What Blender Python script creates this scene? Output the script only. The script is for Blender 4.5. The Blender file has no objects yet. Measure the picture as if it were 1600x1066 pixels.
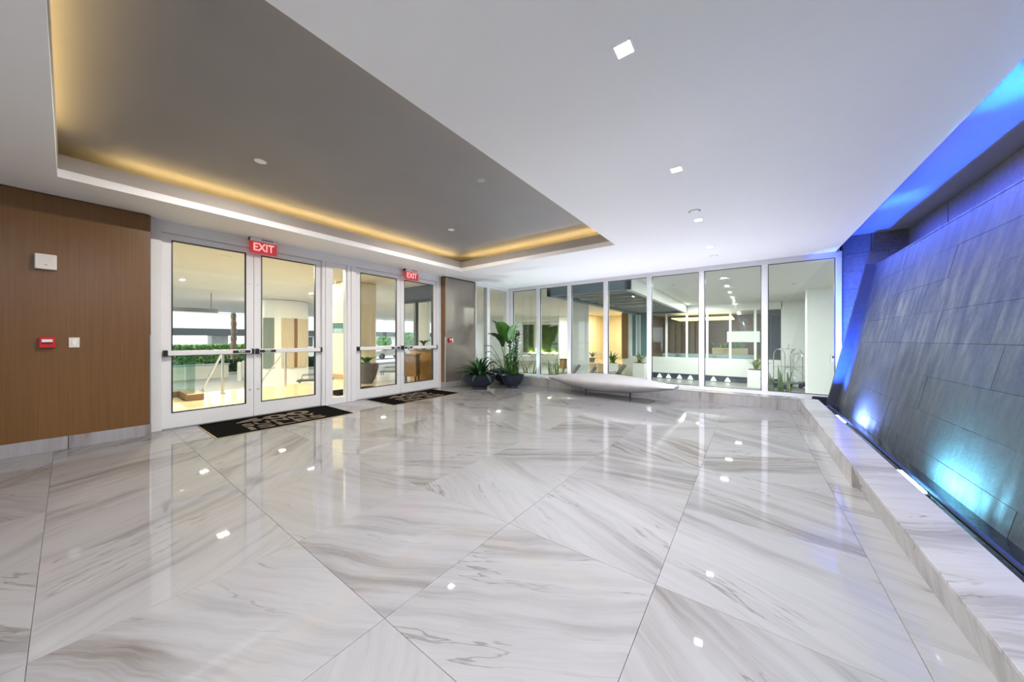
import bpy, bmesh, math, random
from mathutils import Vector, Matrix
random.seed(7)
PI = math.pi
sc = bpy.context.scene
C = sc.collection

# ------------------------------------------------------------------ camera
F_PX, HOR, CAM_H = 508.0, 530.0, 1.2
TH = math.atan((1172 - 800) / F_PX)
cs, sn = math.cos(TH), math.sin(TH)
cam = bpy.data.cameras.new('camera')
cam.sensor_width = 36.0
cam.lens = 36.0 * F_PX / 1600.0
cam.shift_y = (HOR - 533.0) / 1600.0
cam.clip_start = 0.05
cam.clip_end = 400
camo = bpy.data.objects.new('camera', cam)
camo.location = (0, 0, CAM_H)
camo.rotation_euler = (PI / 2, 0, TH)
C.objects.link(camo)
sc.camera = camo

# ------------------------------------------------------------------ world, exposure
sc.view_settings.view_transform = 'Standard'
sc.view_settings.look = 'None'
sc.view_settings.gamma = 1.0
sc.view_settings.use_curve_mapping = False
sc.view_settings.exposure = 0.42
w = bpy.data.worlds.new('sky')
sc.world = w
w.use_nodes = True
bg = w.node_tree.nodes['Background']
bg.inputs[0].default_value = (0.90, 0.96, 1.0, 1)
bg.inputs[1].default_value = 2.2
sc.cycles.max_bounces = 10
sc.cycles.diffuse_bounces = 5
sc.cycles.glossy_bounces = 5
sc.cycles.transparent_max_bounces = 16
sc.cycles.caustics_reflective = False
sc.cycles.caustics_refractive = False
sc.cycles.sample_clamp_indirect = 6.0
sc.cycles.blur_glossy = 0.5
DOWN_W, SOFFIT_W, COVE_E = 48.0, 54.0, 15.0

sun = bpy.data.lights.new('sun', 'SUN')
sun.energy = 2.0
sun.angle = math.radians(8)
sun.color = (1.0, 0.97, 0.92)
suno = bpy.data.objects.new('sun', sun)
suno.rotation_euler = (math.radians(38), math.radians(-22), 0)
suno.location = (-40, -20, 40)
C.objects.link(suno)

# ------------------------------------------------------------------ pixel -> world helpers
def ray(u, v):
    r = (u - 800.0) / F_PX
    return Vector((r * cs - sn, r * sn + cs, (HOR - v) / F_PX))
def atz(u, v, z=0.0):
    d = ray(u, v); return d * ((z - CAM_H) / d.z) + Vector((0, 0, CAM_H))
def atx(u, v, X):
    d = ray(u, v); return d * (X / d.x) + Vector((0, 0, CAM_H))
def aty(u, v, Y):
    d = ray(u, v); return d * (Y / d.y) + Vector((0, 0, CAM_H))
def atd(u, v, dep):
    d = ray(u, v); return d * dep + Vector((0, 0, CAM_H))

# ------------------------------------------------------------------ materials
def newmat(name):
    m = bpy.data.materials.new(name); m.use_nodes = True
    nt = m.node_tree
    return m, nt, nt.nodes['Principled BSDF']
def setp(b, **k):
    names = dict(base='Base Color', rough='Roughness', metal='Metallic', spec='Specular IOR Level', coat='Coat Weight',
                 coat_rough='Coat Roughness', emit='Emission Color', strength='Emission Strength', trans='Transmission Weight',
                 ior='IOR', sheen='Sheen Weight', sub='Subsurface Weight')
    for a, v in k.items():
        i = b.inputs[names[a]]
        i.default_value = (*v, 1) if isinstance(v, tuple) else v
def N(nt, t, **k):
    n = nt.nodes.new(t)
    for a, v in k.items(): setattr(n, a, v)
    return n
def L(nt, a, b): nt.links.new(a, b)
def ramp(nt, fac, stops):
    r = N(nt, 'ShaderNodeValToRGB')
    e = r.color_ramp.elements
    while len(e) < len(stops): e.new(0.5)
    for el, (p, c) in zip(e, stops):
        el.position = p
        el.color = (*c, 1) if isinstance(c, tuple) else (c, c, c, 1)
    L(nt, fac, r.inputs[0])
    return r.outputs[0]
def math_n(nt, op, a, b=None):
    n = N(nt, 'ShaderNodeMath', operation=op)
    for i, x in enumerate((a, b)):
        if x is None: continue
        if isinstance(x, (int, float)): n.inputs[i].default_value = x
        else: L(nt, x, n.inputs[i])
    return n.outputs[0]
def mixc(nt, fac, a, b):
    n = N(nt, 'ShaderNodeMix', data_type='RGBA')
    for i, x in ((0, fac), (6, a), (7, b)):
        if isinstance(x, tuple): n.inputs[i].default_value = (*x, 1)
        elif isinstance(x, (int, float)): n.inputs[i].default_value = x
        else: L(nt, x, n.inputs[i])
    return n.outputs[2]
def noise(nt, vec, scale, detail=4, rough=0.55, dist=0.0):
    n = N(nt, 'ShaderNodeTexNoise')
    n.inputs['Scale'].default_value = scale; n.inputs['Detail'].default_value = detail
    n.inputs['Roughness'].default_value = rough; n.inputs['Distortion'].default_value = dist
    L(nt, vec, n.inputs['Vector'])
    return n.outputs['Fac']
def mapping(nt, vec, scale=(1, 1, 1), loc=(0, 0, 0), rot=(0, 0, 0)):
    n = N(nt, 'ShaderNodeMapping')
    n.inputs['Scale'].default_value = scale; n.inputs['Location'].default_value = loc; n.inputs['Rotation'].default_value = rot
    L(nt, vec, n.inputs['Vector'])
    return n.outputs[0]
def bump(nt, b, h, strength=0.2, dist=0.01):
    n = N(nt, 'ShaderNodeBump'); n.inputs['Strength'].default_value = strength; n.inputs['Distance'].default_value = dist
    L(nt, h, n.inputs['Height']); L(nt, n.outputs[0], b.inputs['Normal'])

def plain(name, base, rough=0.5, metal=0.0, spec=0.5, vary=0.06, scale=12.0, **k):
    m, nt, b = newmat(name)
    setp(b, base=base, rough=rough, metal=metal, spec=spec, **k)
    tc = N(nt, 'ShaderNodeTexCoord')
    f = noise(nt, tc.outputs['Object'], scale, 3)
    lo = tuple(max(0, c * (1 - vary)) for c in base); hi = tuple(min(1, c * (1 + vary)) for c in base)
    L(nt, ramp(nt, f, [(0.3, lo), (0.7, hi)]), b.inputs['Base Color'])
    return m
def emitter(name, col, strength, base=(0.8, 0.8, 0.8)):
    m, nt, b = newmat(name)
    setp(b, base=base, emit=col, strength=strength)
    return m

def marble(name, per_object=True, scale=1.0, angle=0.0, rough=0.05, tint=(1, 1, 1), coat=0.0):
    m, nt, b = newmat(name)
    tc = N(nt, 'ShaderNodeTexCoord')
    v = tc.outputs['Object']
    rot = N(nt, 'ShaderNodeVectorRotate', rotation_type='Z_AXIS')
    L(nt, v, rot.inputs['Vector'])
    if per_object:
        a = N(nt, 'ShaderNodeAttribute', attribute_type='OBJECT', attribute_name='vein_angle')
        L(nt, math_n(nt, 'MULTIPLY', a.outputs['Fac'], -1.0), rot.inputs['Angle'])
    else:
        rot.inputs['Angle'].default_value = -angle
    sd = N(nt, 'ShaderNodeObjectInfo')
    comb = N(nt, 'ShaderNodeCombineXYZ')
    L(nt, math_n(nt, 'MULTIPLY', sd.outputs['Random'], 37.0), comb.inputs[0])
    L(nt, math_n(nt, 'MULTIPLY', sd.outputs['Random'], 91.0), comb.inputs[1])
    L(nt, math_n(nt, 'MULTIPLY', sd.outputs['Random'], 53.0), comb.inputs[2])
    ad = N(nt, 'ShaderNodeVectorMath', operation='ADD')
    L(nt, rot.outputs[0], ad.inputs[0]); L(nt, comb.outputs[0], ad.inputs[1])
    p = ad.outputs[0]
    # soft warp across the vein direction
    wn = noise(nt, mapping(nt, p, (1.3 * scale, 1.6 * scale, 1)), 1.0, 3)
    wv = N(nt, 'ShaderNodeCombineXYZ')
    L(nt, math_n(nt, 'MULTIPLY', math_n(nt, 'SUBTRACT', wn, 0.5), 0.20), wv.inputs[1])
    ad2 = N(nt, 'ShaderNodeVectorMath', operation='ADD')
    L(nt, p, ad2.inputs[0]); L(nt, wv.outputs[0], ad2.inputs[1])
    q = ad2.outputs[0]
    broad = noise(nt, mapping(nt, q, (0.45 * scale, 2.4 * scale, 1)), 1.0, 3, 0.5)
    streak = noise(nt, mapping(nt, q, (0.8 * scale, 13.0 * scale, 1)), 1.0, 7, 0.68)
    fine = noise(nt, mapping(nt, q, (3.0 * scale, 42.0 * scale, 1)), 1.0, 4, 0.7)
    band = ramp(nt, broad, [(0.49, 0.0), (0.58, 0.5), (0.68, 1.0)])
    st = ramp(nt, streak, [(0.42, 0.0), (0.64, 1.0)])
    veil = ramp(nt, streak, [(0.44, 0.0), (0.74, 0.32)])
    dark = ramp(nt, math_n(nt, 'ABSOLUTE', math_n(nt, 'SUBTRACT', noise(nt, mapping(nt, q, (0.42 * scale, 3.4 * scale, 1), (5, 3, 1)), 1.0, 5, 0.6), 0.5)),
                [(0.0, 1.0), (0.008, 0.0)])
    dmask = ramp(nt, noise(nt, mapping(nt, q, (1.5 * scale, 1.5 * scale, 1), (2, 8, 0)), 1.0, 2), [(0.50, 0.0), (0.62, 1.0)])
    white = tuple(x * t for x, t in zip((0.255, 0.246, 0.246), tint))
    grey = tuple(x * t for x, t in zip((0.125, 0.117, 0.115), tint))
    brown = tuple(x * t for x, t in zip((0.125, 0.103, 0.086), tint))
    c = mixc(nt, veil, white, grey)
    bs = math_n(nt, 'MULTIPLY', band, math_n(nt, 'ADD', math_n(nt, 'MULTIPLY', st, 0.72), 0.25))
    gb = mixc(nt, ramp(nt, noise(nt, mapping(nt, p, (0.7, 0.7, 1), (9, 1, 4)), 1.0, 1), [(0.45, 0.0), (0.65, 1.0)]), grey, brown)
    c = mixc(nt, bs, c, gb)
    c = mixc(nt, math_n(nt, 'MULTIPLY', math_n(nt, 'MULTIPLY', dark, dmask), 0.6), c, tuple(x * 0.6 for x in brown))
    c = mixc(nt, math_n(nt, 'MULTIPLY', ramp(nt, fine, [(0.58, 0.0), (0.70, 1.0)]), 0.22), c, grey)
    L(nt, c, b.inputs['Base Color'])
    setp(b, rough=rough, spec=0.5, coat=coat, coat_rough=0.02)
    return m

def wood(name, c1, c2, rough=0.32, coat=0.0, spec=0.5, sx=(60, 60, 1.2)):
    m, nt, b = newmat(name)
    tc = N(nt, 'ShaderNodeTexCoord')
    g = noise(nt, mapping(nt, tc.outputs['Object'], sx), 1.0, 4, 0.6)
    g2 = noise(nt, mapping(nt, tc.outputs['Object'], (1.6, 1.6, 0.35)), 1.0, 2)
    f = math_n(nt, 'ADD', math_n(nt, 'MULTIPLY', g, 0.65), math_n(nt, 'MULTIPLY', g2, 0.35))
    L(nt, ramp(nt, f, [(0.32, c1), (0.68, c2)]), b.inputs['Base Color'])
    setp(b, rough=rough, coat=coat, coat_rough=0.22, spec=spec)
    return m

def glass(name, tint=(0.95, 0.985, 0.97), f0=0.05, rough=0.0):
    m, nt, b = newmat(name)
    nt.nodes.remove(b)
    out = nt.nodes['Material Output']
    tr = N(nt, 'ShaderNodeBsdfTransparent'); tr.inputs[0].default_value = (*tint, 1)
    gl = N(nt, 'ShaderNodeBsdfGlossy'); gl.inputs['Roughness'].default_value = rough
    lw = N(nt, 'ShaderNodeLayerWeight'); lw.inputs[0].default_value = 0.5
    p5 = math_n(nt, 'POWER', lw.outputs['Facing'], 5.0)
    fr = math_n(nt, 'ADD', math_n(nt, 'MULTIPLY', p5, 0.9), f0)
    mx = N(nt, 'ShaderNodeMixShader')
    L(nt, fr, mx.inputs[0]); L(nt, tr.outputs[0], mx.inputs[1]); L(nt, gl.outputs[0], mx.inputs[2]); L(nt, mx.outputs[0], out.inputs[0])
    return m

def stone(name, base=(0.075, 0.082, 0.09), rough=0.3, coat=0.0, streak=False, b_str=0.35):
    m, nt, b = newmat(name)
    tc = N(nt, 'ShaderNodeTexCoord')
    oi = N(nt, 'ShaderNodeObjectInfo')
    f = noise(nt, tc.outputs['Object'], 18.0, 6, 0.65)
    geo = N(nt, 'ShaderNodeNewGeometry')
    wv = noise(nt, mapping(nt, geo.outputs['Position'], (9, 9, 1.3)), 1.0, 4, 0.6)
    t = math_n(nt, 'ADD', math_n(nt, 'MULTIPLY', f, 0.88), math_n(nt, 'MULTIPLY', oi.outputs['Random'], 0.12))
    L(nt, ramp(nt, t, [(0.25, tuple(x * 0.65 for x in base)), (0.75, tuple(x * 1.5 for x in base))]), b.inputs['Base Color'])
    setp(b, rough=rough, coat=coat, coat_rough=0.12, spec=0.5)
    if streak:
        fl = noise(nt, mapping(nt, geo.outputs['Position'], (26, 26, 26)), 1.0, 5, 0.7)
        h = math_n(nt, 'ADD', math_n(nt, 'MULTIPLY', wv, 0.35), math_n(nt, 'MULTIPLY', fl, 1.0))
        L(nt, ramp(nt, wv, [(0.35, rough * 0.8), (0.7, rough * 1.5)]), b.inputs['Roughness'])
    else:
        h = f
    bump(nt, b, h, b_str, 0.02)
    return m

def leafmat(name, c1, c2, rough=0.35, stripe=None):
    m, nt, b = newmat(name)
    tc = N(nt, 'ShaderNodeTexCoord')
    f = noise(nt, tc.outputs['Object'], 6.0, 3)
    c = ramp(nt, f, [(0.3, c1), (0.7, c2)])
    L(nt, c, b.inputs['Base Color'])
    setp(b, rough=rough, spec=0.5)
    return m

M = {}
M['tile'] = marble('polished_marble_tile', True, 1.0, rough=0.012)
M['marble'] = marble('marble_slab', False, 1.1, angle=0.5, rough=0.10, tint=(1.38, 1.36, 1.40))
M['marble_curb'] = marble('veined_marble_curb', False, 1.5, angle=0.9, rough=0.16, tint=(1.45, 1.43, 1.40))
M['grout'] = plain('grout', (0.30, 0.29, 0.285), 0.7)
M['wood'] = wood('brown_veneer', (0.128, 0.060, 0.016), (0.178, 0.087, 0.026), rough=0.32, spec=0.5)
M['veneer'] = wood('veneer_grey_sheen', (0.27, 0.232, 0.195), (0.34, 0.298, 0.255), rough=0.30, coat=0.25, spec=0.6)  # grey window sheen on the brown veneer put into the base colour
M['veneer'].node_tree.nodes['Principled BSDF'].inputs['Metallic'].default_value = 0.55
M['white'] = plain('white_ceiling_paint', (0.93, 0.93, 0.93), 0.65, vary=0.005, scale=2)
M['coffer'] = plain('grey_coffer_paint', (0.275, 0.262, 0.258), 0.6, vary=0.03, scale=1.5)
M['fascia'] = plain('taupe_fascia_paint', (0.42, 0.38, 0.34), 0.6, vary=0.02)
M['alu'] = plain('white_powder_coat', (0.72, 0.715, 0.72), 0.32, vary=0.015, scale=3)
M['steel'] = plain('brushed_steel', (0.62, 0.61, 0.60), 0.28, metal=1.0, vary=0.05, scale=40)
M['chrome'] = plain('chrome', (0.78, 0.78, 0.78), 0.12, metal=1.0, vary=0.02)
M['black'] = plain('black_plastic', (0.012, 0.012, 0.013), 0.4, vary=0.2)
M['dark'] = plain('dark_metal', (0.045, 0.046, 0.05), 0.4, vary=0.15)
M['plate'] = plain('dark_grey_plate', (0.10, 0.10, 0.105), 0.25, vary=0.1)
M['plastic'] = plain('white_plastic', (0.72, 0.68, 0.62), 0.4, vary=0.02)
M['red'] = plain('red_plastic', (0.55, 0.012, 0.012), 0.35, vary=0.05)
M['letterwhite'] = plain('white_lettering', (0.8, 0.8, 0.8), 0.5, vary=0.02)
M['mat'] = plain('black_rubber_mat', (0.008, 0.0075, 0.007), 1.0, vary=0.35, scale=220, spec=0.0)
M['matletter'] = plain('brown_mat_lettering', (0.13, 0.105, 0.085), 1.0, vary=0.3, scale=160, spec=0.0)
M['matedge'] = plain('tan_mat_edge', (0.30, 0.25, 0.17), 0.8)
M['glass'] = glass('clear_glass')
M['railglass'] = glass('green_tinted_glass', (0.80, 0.93, 0.90))
M['bench'] = plain('grey_bench_composite', (0.40, 0.385, 0.388), 0.45, vary=0.04, scale=5)
M['pot'] = plain('dark_navy_glazed_pot', (0.014, 0.018, 0.040), 0.42, vary=0.2, scale=5)
M['leafolive'] = leafmat('olive_moss', (0.075, 0.125, 0.028), (0.16, 0.23, 0.06))
M['soil'] = plain('dark_soil', (0.03, 0.022, 0.016), 0.95, vary=0.4, scale=60)
M['leafdark'] = leafmat('dark_green_leaf', (0.010, 0.042, 0.013), (0.035, 0.105, 0.03))
M['leafbig'] = leafmat('broad_green_leaf', (0.035, 0.13, 0.02), (0.10, 0.28, 0.04))
M['leafmid'] = leafmat('mid_green_leaf', (0.04, 0.15, 0.03), (0.13, 0.34, 0.06))
M['leafhedge'] = leafmat('bright_hedge_leaf', (0.10, 0.24, 0.05), (0.26, 0.46, 0.12))
M['leafyellow'] = leafmat('yellow_green_leaf', (0.12, 0.22, 0.05), (0.45, 0.50, 0.20))
M['leafsnake'] = leafmat('pale_snake_leaf', (0.07, 0.16, 0.05), (0.30, 0.40, 0.16))
M['stem'] = leafmat('green_stem', (0.06, 0.14, 0.03), (0.13, 0.22, 0.06))
M['wetstone'] = stone('wet_dark_stone', (0.036, 0.043, 0.046), 0.62, coat=0.0, streak=True, b_str=0.22)
M['wetstone'].node_tree.nodes['Principled BSDF'].inputs['Specular IOR Level'].default_value = 0.3
M['drystone'] = stone('dark_stone', (0.12, 0.12, 0.123), 0.55)
M['slotpaint'] = plain('dark_grey_slot_paint', (0.15, 0.155, 0.165), 0.6, vary=0.04, scale=1.5)
M['e_bluestrip'] = emitter('deep_blue_led', (0.02, 0.08, 0.6), 0.25, (0.01, 0.015, 0.05))
M['core'] = plain('dark_core', (0.02, 0.02, 0.022), 0.8)
M['cheek'] = stone('dark_cheek_stone', (0.03, 0.032, 0.04), 0.4)
M['troughlining'] = plain('dark_trough_lining', (0.02, 0.022, 0.028), 0.35)
M['concrete'] = plain('grey_paving', (0.50, 0.50, 0.49), 0.5, vary=0.12, scale=2.5)
M['courtfloor'] = plain('courtyard_paving', (0.28, 0.27, 0.25), 0.35, vary=0.12, scale=2.0)
M['tanfloor'] = plain('tan_polished_landing', (0.60, 0.47, 0.30), 0.12, vary=0.08, scale=2.0)
M['soffit'] = plain('soffit_paint', (0.74, 0.73, 0.70), 0.6, vary=0.02, scale=2)
M['extwhite'] = plain('white_render', (0.76, 0.77, 0.74), 0.6, vary=0.03, scale=2)
M['cream'] = plain('cream_column_paint', (0.78, 0.70, 0.50), 0.5, vary=0.02)
M['teal'] = plain('teal_panel', (0.07, 0.19, 0.21), 0.35)
M['canopy'] = plain('blue_grey_steel', (0.12, 0.19, 0.24), 0.45, vary=0.06)
M['joist'] = plain('lit_steel_joist', (0.42, 0.46, 0.47), 0.5)  # lit edges of the joists put into a lighter colour
M['brownwood'] = wood('brown_wood', (0.16, 0.085, 0.03), (0.27, 0.15, 0.06), 0.4)
M['palewood'] = wood('pale_slat_wood', (0.50, 0.40, 0.27), (0.64, 0.54, 0.40), 0.5)
M['orangewood'] = wood('orange_wood', (0.42, 0.22, 0.06), (0.56, 0.32, 0.10), 0.35)
M['greenslat'] = wood('grey_green_slat', (0.16, 0.20, 0.17), (0.24, 0.28, 0.24), 0.5)
M['bark'] = plain('palm_bark', (0.30, 0.22, 0.15), 0.9, vary=0.35, scale=9)
M['road'] = plain('asphalt', (0.30, 0.30, 0.31), 0.8)
M['navy'] = plain('navy_curtain', (0.035, 0.05, 0.075), 0.6)
M['drape'] = plain('taupe_drape', (0.22, 0.18, 0.14), 0.8)
M['yellowwall'] = plain('warm_plaster', (0.74, 0.66, 0.47), 0.6, vary=0.03)
M['paleblue'] = plain('pale_blue_slab', (0.35, 0.48, 0.55), 0.3)
M['chair'] = plain('grey_mesh_fabric', (0.12, 0.125, 0.13), 0.7)
M['e_down'] = emitter('downlight_lens', (1.0, 0.97, 0.93), 14)
M['e_warm'] = emitter('warm_downlight_lens', (1.0, 0.85, 0.6), 9)
M['e_cove'] = emitter('warm_cove_led', (1.0, 0.71, 0.28), COVE_E)
M['e_fringe'] = emitter('warm_slot_led', (1.0, 0.62, 0.36), 30.0)
M['e_exit'] = emitter('exit_red_panel', (0.5, 0.03, 0.035), 0.55, (0.25, 0.03, 0.035))
M['e_exitletter'] = emitter('exit_letter', (1.0, 0.40, 0.36), 0.75, (0.4, 0.3, 0.3))
M['e_cyan'] = emitter('cyan_led', (0.45, 0.88, 1.0), 10)
M['e_blue'] = emitter('blue_led', (0.42, 0.62, 1.0), 10)
M['e_lav'] = emitter('lavender_led', (0.82, 0.80, 1.0), 9)
M['e_green'] = emitter('green_uplight', (0.9, 1.0, 0.45), 5)
M['e_white'] = emitter('white_light_cone', (0.9, 1.0, 1.0), 2.0)
M['e_glow'] = emitter('warm_ceiling_glow', (1.0, 0.80, 0.45), 1.3)
M['e_screen'] = emitter('pale_screen', (0.80, 0.95, 0.88), 0.6)

def water_mat():
    m, nt, b = newmat('dark_water')
    setp(b, base=(0.004, 0.008, 0.014), rough=0.04, spec=0.5)
    geo = N(nt, 'ShaderNodeNewGeometry')
    bump(nt, b, noise(nt, mapping(nt, geo.outputs['Position'], (14, 14, 14)), 1.0, 3), 0.25, 0.02)
    return m
M['water'] = water_mat()

# ------------------------------------------------------------------ mesh helpers
class MB:
    def __init__(s): s.v = []; s.f = []
    def add(s, vs, fs):
        o = len(s.v); s.v += [tuple(x) for x in vs]; s.f += [tuple(i + o for i in f) for f in fs]; return s
    def box(s, x0, x1, y0, y1, z0, z1, mt=None, b=0.0):
        if x0 > x1: x0, x1 = x1, x0
        if y0 > y1: y0, y1 = y1, y0
        if z0 > z1: z0, z1 = z1, z0
        if b <= 0:
            vs = [(x, y, z) for z in (z0, z1) for y in (y0, y1) for x in (x0, x1)]
            fs = [(0, 2, 3, 1), (4, 5, 7, 6), (0, 1, 5, 4), (2, 6, 7, 3), (0, 4, 6, 2), (1, 3, 7, 5)]
        else:
            bm = bmesh.new(); bmesh.ops.create_cube(bm, size=1)
            for q in bm.verts:
                q.co = Vector(((x0 + x1) / 2 + q.co.x * (x1 - x0), (y0 + y1) / 2 + q.co.y * (y1 - y0), (z0 + z1) / 2 + q.co.z * (z1 - z0)))
            bmesh.ops.bevel(bm, geom=bm.edges[:], offset=b, segments=1, affect='EDGES')
            bm.verts.index_update()
            vs = [q.co.copy() for q in bm.verts]; fs = [tuple(q.index for q in f.verts) for f in bm.faces]; bm.free()
        if mt is not None: vs = [mt @ Vector(q) for q in vs]
        return s.add(vs, fs)
    def tube(s, pts, r, n=10, cap=True):
        pts = [Vector(p) for p in pts]; rs = r if isinstance(r, (list, tuple)) else [r] * len(pts)
        vs = []; fs = []
        up = Vector((0, 0, 1))
        for i, p in enumerate(pts):
            d = (pts[min(i + 1, len(pts) - 1)] - pts[max(i - 1, 0)]).normalized()
            a = d.cross(up if abs(d.z) < 0.95 else Vector((1, 0, 0))).normalized(); b_ = d.cross(a)
            for k in range(n):
                t = 2 * PI * k / n; vs.append(p + (a * math.cos(t) + b_ * math.sin(t)) * rs[i])
        for i in range(len(pts) - 1):
            for k in range(n):
                fs.append((i * n + k, i * n + (k + 1) % n, (i + 1) * n + (k + 1) % n, (i + 1) * n + k))
        if cap: fs += [tuple(range(n))[::-1], tuple(range((len(pts) - 1) * n, len(pts) * n))]
        return s.add(vs, fs)
    def lathe(s, prof, n=28, c=(0, 0, 0)):
        vs = []; fs = []
        for r, z in prof:
            for k in range(n):
                t = 2 * PI * k / n; vs.append((c[0] + r * math.cos(t), c[1] + r * math.sin(t), c[2] + z))
        for i in range(len(prof) - 1):
            for k in range(n):
                fs.append((i * n + k, i * n + (k + 1) % n, (i + 1) * n + (k + 1) % n, (i + 1) * n + k))
        fs += [tuple(range(n))[::-1], tuple(range((len(prof) - 1) * n, len(prof) * n))]
        return s.add(vs, fs)
    def prism(s, poly, axis, a, bb):
        n = len(poly); vs = []
        for h in (a, bb):
            for p in poly:
                vs.append({'x': (h, p[0], p[1]), 'y': (p[0], h, p[1]), 'z': (p[0], p[1], h)}[axis])
        fs = [tuple(range(n))[::-1], tuple(range(n, 2 * n))] + [(i, (i + 1) % n, n + (i + 1) % n, n + i) for i in range(n)]
        return s.add(vs, fs)
    def mesh(s, name, mat, smooth=False):
        me = bpy.data.meshes.new(name); me.from_pydata([tuple(q) for q in s.v], [], s.f); me.update()
        bm = bmesh.new(); bm.from_mesh(me); bmesh.ops.recalc_face_normals(bm, faces=bm.faces[:]); bm.to_mesh(me); bm.free()
        me.materials.append(M[mat])
        if smooth:
            for p in me.polygons: p.use_smooth = True
        return me
    def obj(s, name, mat, parent=None, smooth=False, loc=None):
        return link(name, s.mesh(name, mat, smooth), parent, loc)
def link(name, data, parent=None, loc=None):
    o = bpy.data.objects.new(name, data); C.objects.link(o)
    if parent: o.parent = parent
    if loc: o.location = loc
    return o
def tag(o, label=None, cat=None, group=None, kind=None):
    for k, v in (('label', label), ('category', cat), ('group', group), ('kind', kind)):
        if v: o[k] = v
    return o
def thing(name, label, cat, loc=(0, 0, 0), rz=0.0, group=None, kind=None):
    o = bpy.data.objects.new(name, None); C.objects.link(o)
    o.empty_display_size = 0.1
    o.location = loc; o.rotation_euler = (0, 0, rz)
    return tag(o, label, cat, group, kind)
def autosmooth(o, deg=40):
    me = o.data
    for p in me.polygons: p.use_smooth = True
    try: me.set_sharp_from_angle(angle=math.radians(deg))
    except Exception: pass
    return o
def dup(root, loc, rz=None, label=None):
    r = root.copy(); C.objects.link(r); r.location = loc
    if rz is not None: r.rotation_euler = (0, 0, rz)
    if label: r['label'] = label
    for ch in list(root.children):
        c = ch.copy(); C.objects.link(c); c.parent = r
        for g in list(ch.children):
            d = g.copy(); C.objects.link(d); d.parent = c
    return r
def area(name, parent, loc, size, watts, color, rot=(0, 0, 0), size_y=None, spread=PI):
    l = bpy.data.lights.new(name, 'AREA'); l.energy = watts; l.color = color
    l.shape = 'RECTANGLE' if size_y else 'SQUARE'
    l.size = size
    if size_y: l.size_y = size_y
    l.spread = spread
    o = bpy.data.objects.new(name, l); C.objects.link(o); o.location = loc; o.rotation_euler = rot
    if parent: o.parent = parent
    return o
def text_mesh(name, body, mat, size, depth=0.002, bold=0.0, space=1.0, align='CENTER'):
    cu = bpy.data.curves.new(name, 'FONT'); cu.body = body; cu.size = size; cu.extrude = depth; cu.offset = bold
    cu.align_x = align; cu.align_y = 'CENTER'; cu.space_character = space; cu.resolution_u = 3
    o = bpy.data.objects.new(name, cu); C.objects.link(o)
    bpy.context.view_layer.update()
    me = bpy.data.meshes.new_from_object(o.evaluated_get(bpy.context.evaluated_depsgraph_get()))
    bpy.data.objects.remove(o); me.name = name
    me.materials.clear(); me.materials.append(M[mat])
    return me

# ================================================================== ROOM SHELL
XW, XD = -6.03, -6.25           # veneer face, door plane
YW, ZC = 8.07, 2.75             # far glazing plane, ceiling
XC0, XC1, ZK = 0.66, 0.913, 0.195  # marble curb beside the water wall
YK0, YK1, ZK2 = 7.13, 7.38, 0.205  # marble curb below the far windows
YB = -4.0

# ---- floor with separate tiles
fl = MB().box(-6.6, 0.72, YB, 7.2, -0.12, -0.012).obj('floor', 'grout')
tag(fl, 'polished white marble tile floor with grey veins', 'floor', kind='structure')
angs = {(2, 0): 32, (3, 0): 120, (1, 1): 31, (1, 0): 140, (0, 1): 143, (0, 2): 160, (1, 2): 158, (2, 2): 150, (2, 1): 24, (3, 1): 12,
        (4, 1): 145, (4, 0): 118, (5, 0): 116, (3, 2): 35, (0, 3): 168, (4, 2): 30, (5, 1): 130, (1, 3): 5, (2, 3): 34, (6, 0): 115}
PT = 0.893
tile_cache = {}
def tile_mesh(sx, sy):
    k = (round(sx, 3), round(sy, 3))
    if k not in tile_cache:
        g = 0.0007
        tile_cache[k] = MB().box(-sx / 2 + g, sx / 2 - g, -sy / 2 + g, sy / 2 - g, -0.012, 0.0, b=0.0008).mesh('tile', 'tile')
    return tile_cache[k]
def put_tile(x0, x1, y0, y1, ang):
    o = link('tile', tile_mesh(x1 - x0, y1 - y0), fl, ((x0 + x1) / 2, (y0 + y1) / 2, 0))
    o['vein_angle'] = math.radians(ang)
for j in range(-4, 9):
    y0 = -0.09 + PT * j; y1 = min(y0 + PT, YK0)
    if y1 - y0 < 0.03: continue
    for i in range(0, 8):
        x1 = 0.52 - PT * i; x0 = max(x1 - PT, XD)
        a = angs.get((i, j), 32 if (i + j) % 2 == 0 else 150)
        put_tile(x0, x1, y0, y1, a + random.uniform(-5, 5))
yy = YB
while yy < YK0 - 0.05:                       # narrow border course beside the curb
    y1 = min(yy + 1.2, YK0)
    put_tile(0.52, 0.703, yy, y1, 150 if int(yy * 10) % 2 else 170)
    yy = y1

# ---- veneered wall and its baseboard
wl = MB().box(-6.35, XW - 0.02, YB, 0.60, 0, ZC).obj('wall_left', 'core')
tag(wl, 'brown wood veneer wall left of the glass doors', 'wall', kind='structure')
for (y0, y1) in ((YB, -1.60), (-1.597, 0.61)):
    MB().box(XW - 0.02, XW, y0, y1, 0.14, ZC - 0.012, b=0.002).obj('veneer_panel', 'wood', wl)
MB().box(-6.30, XW + 0.001, 0.602, 0.612, 0.14, 1.25).obj('corner_guard', 'steel', wl)
bb = MB().box(XW - 0.02, XW - 0.005, YB, 0.61, 0, 0.13).obj('baseboard_left', 'core')
tag(bb, 'white marble baseboard under the brown veneer wall', 'baseboard', kind='structure')
for k, (y0, y1) in enumerate(((YB, -1.2), (-1.197, 0.0), (0.004, 0.612))):
    MB().box(XW - 0.01, XW + (0.012 if k < 2 else 0.016), y0, y1, 0, 0.14, b=0.002).obj('baseboard_slab', 'marble', bb)

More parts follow.
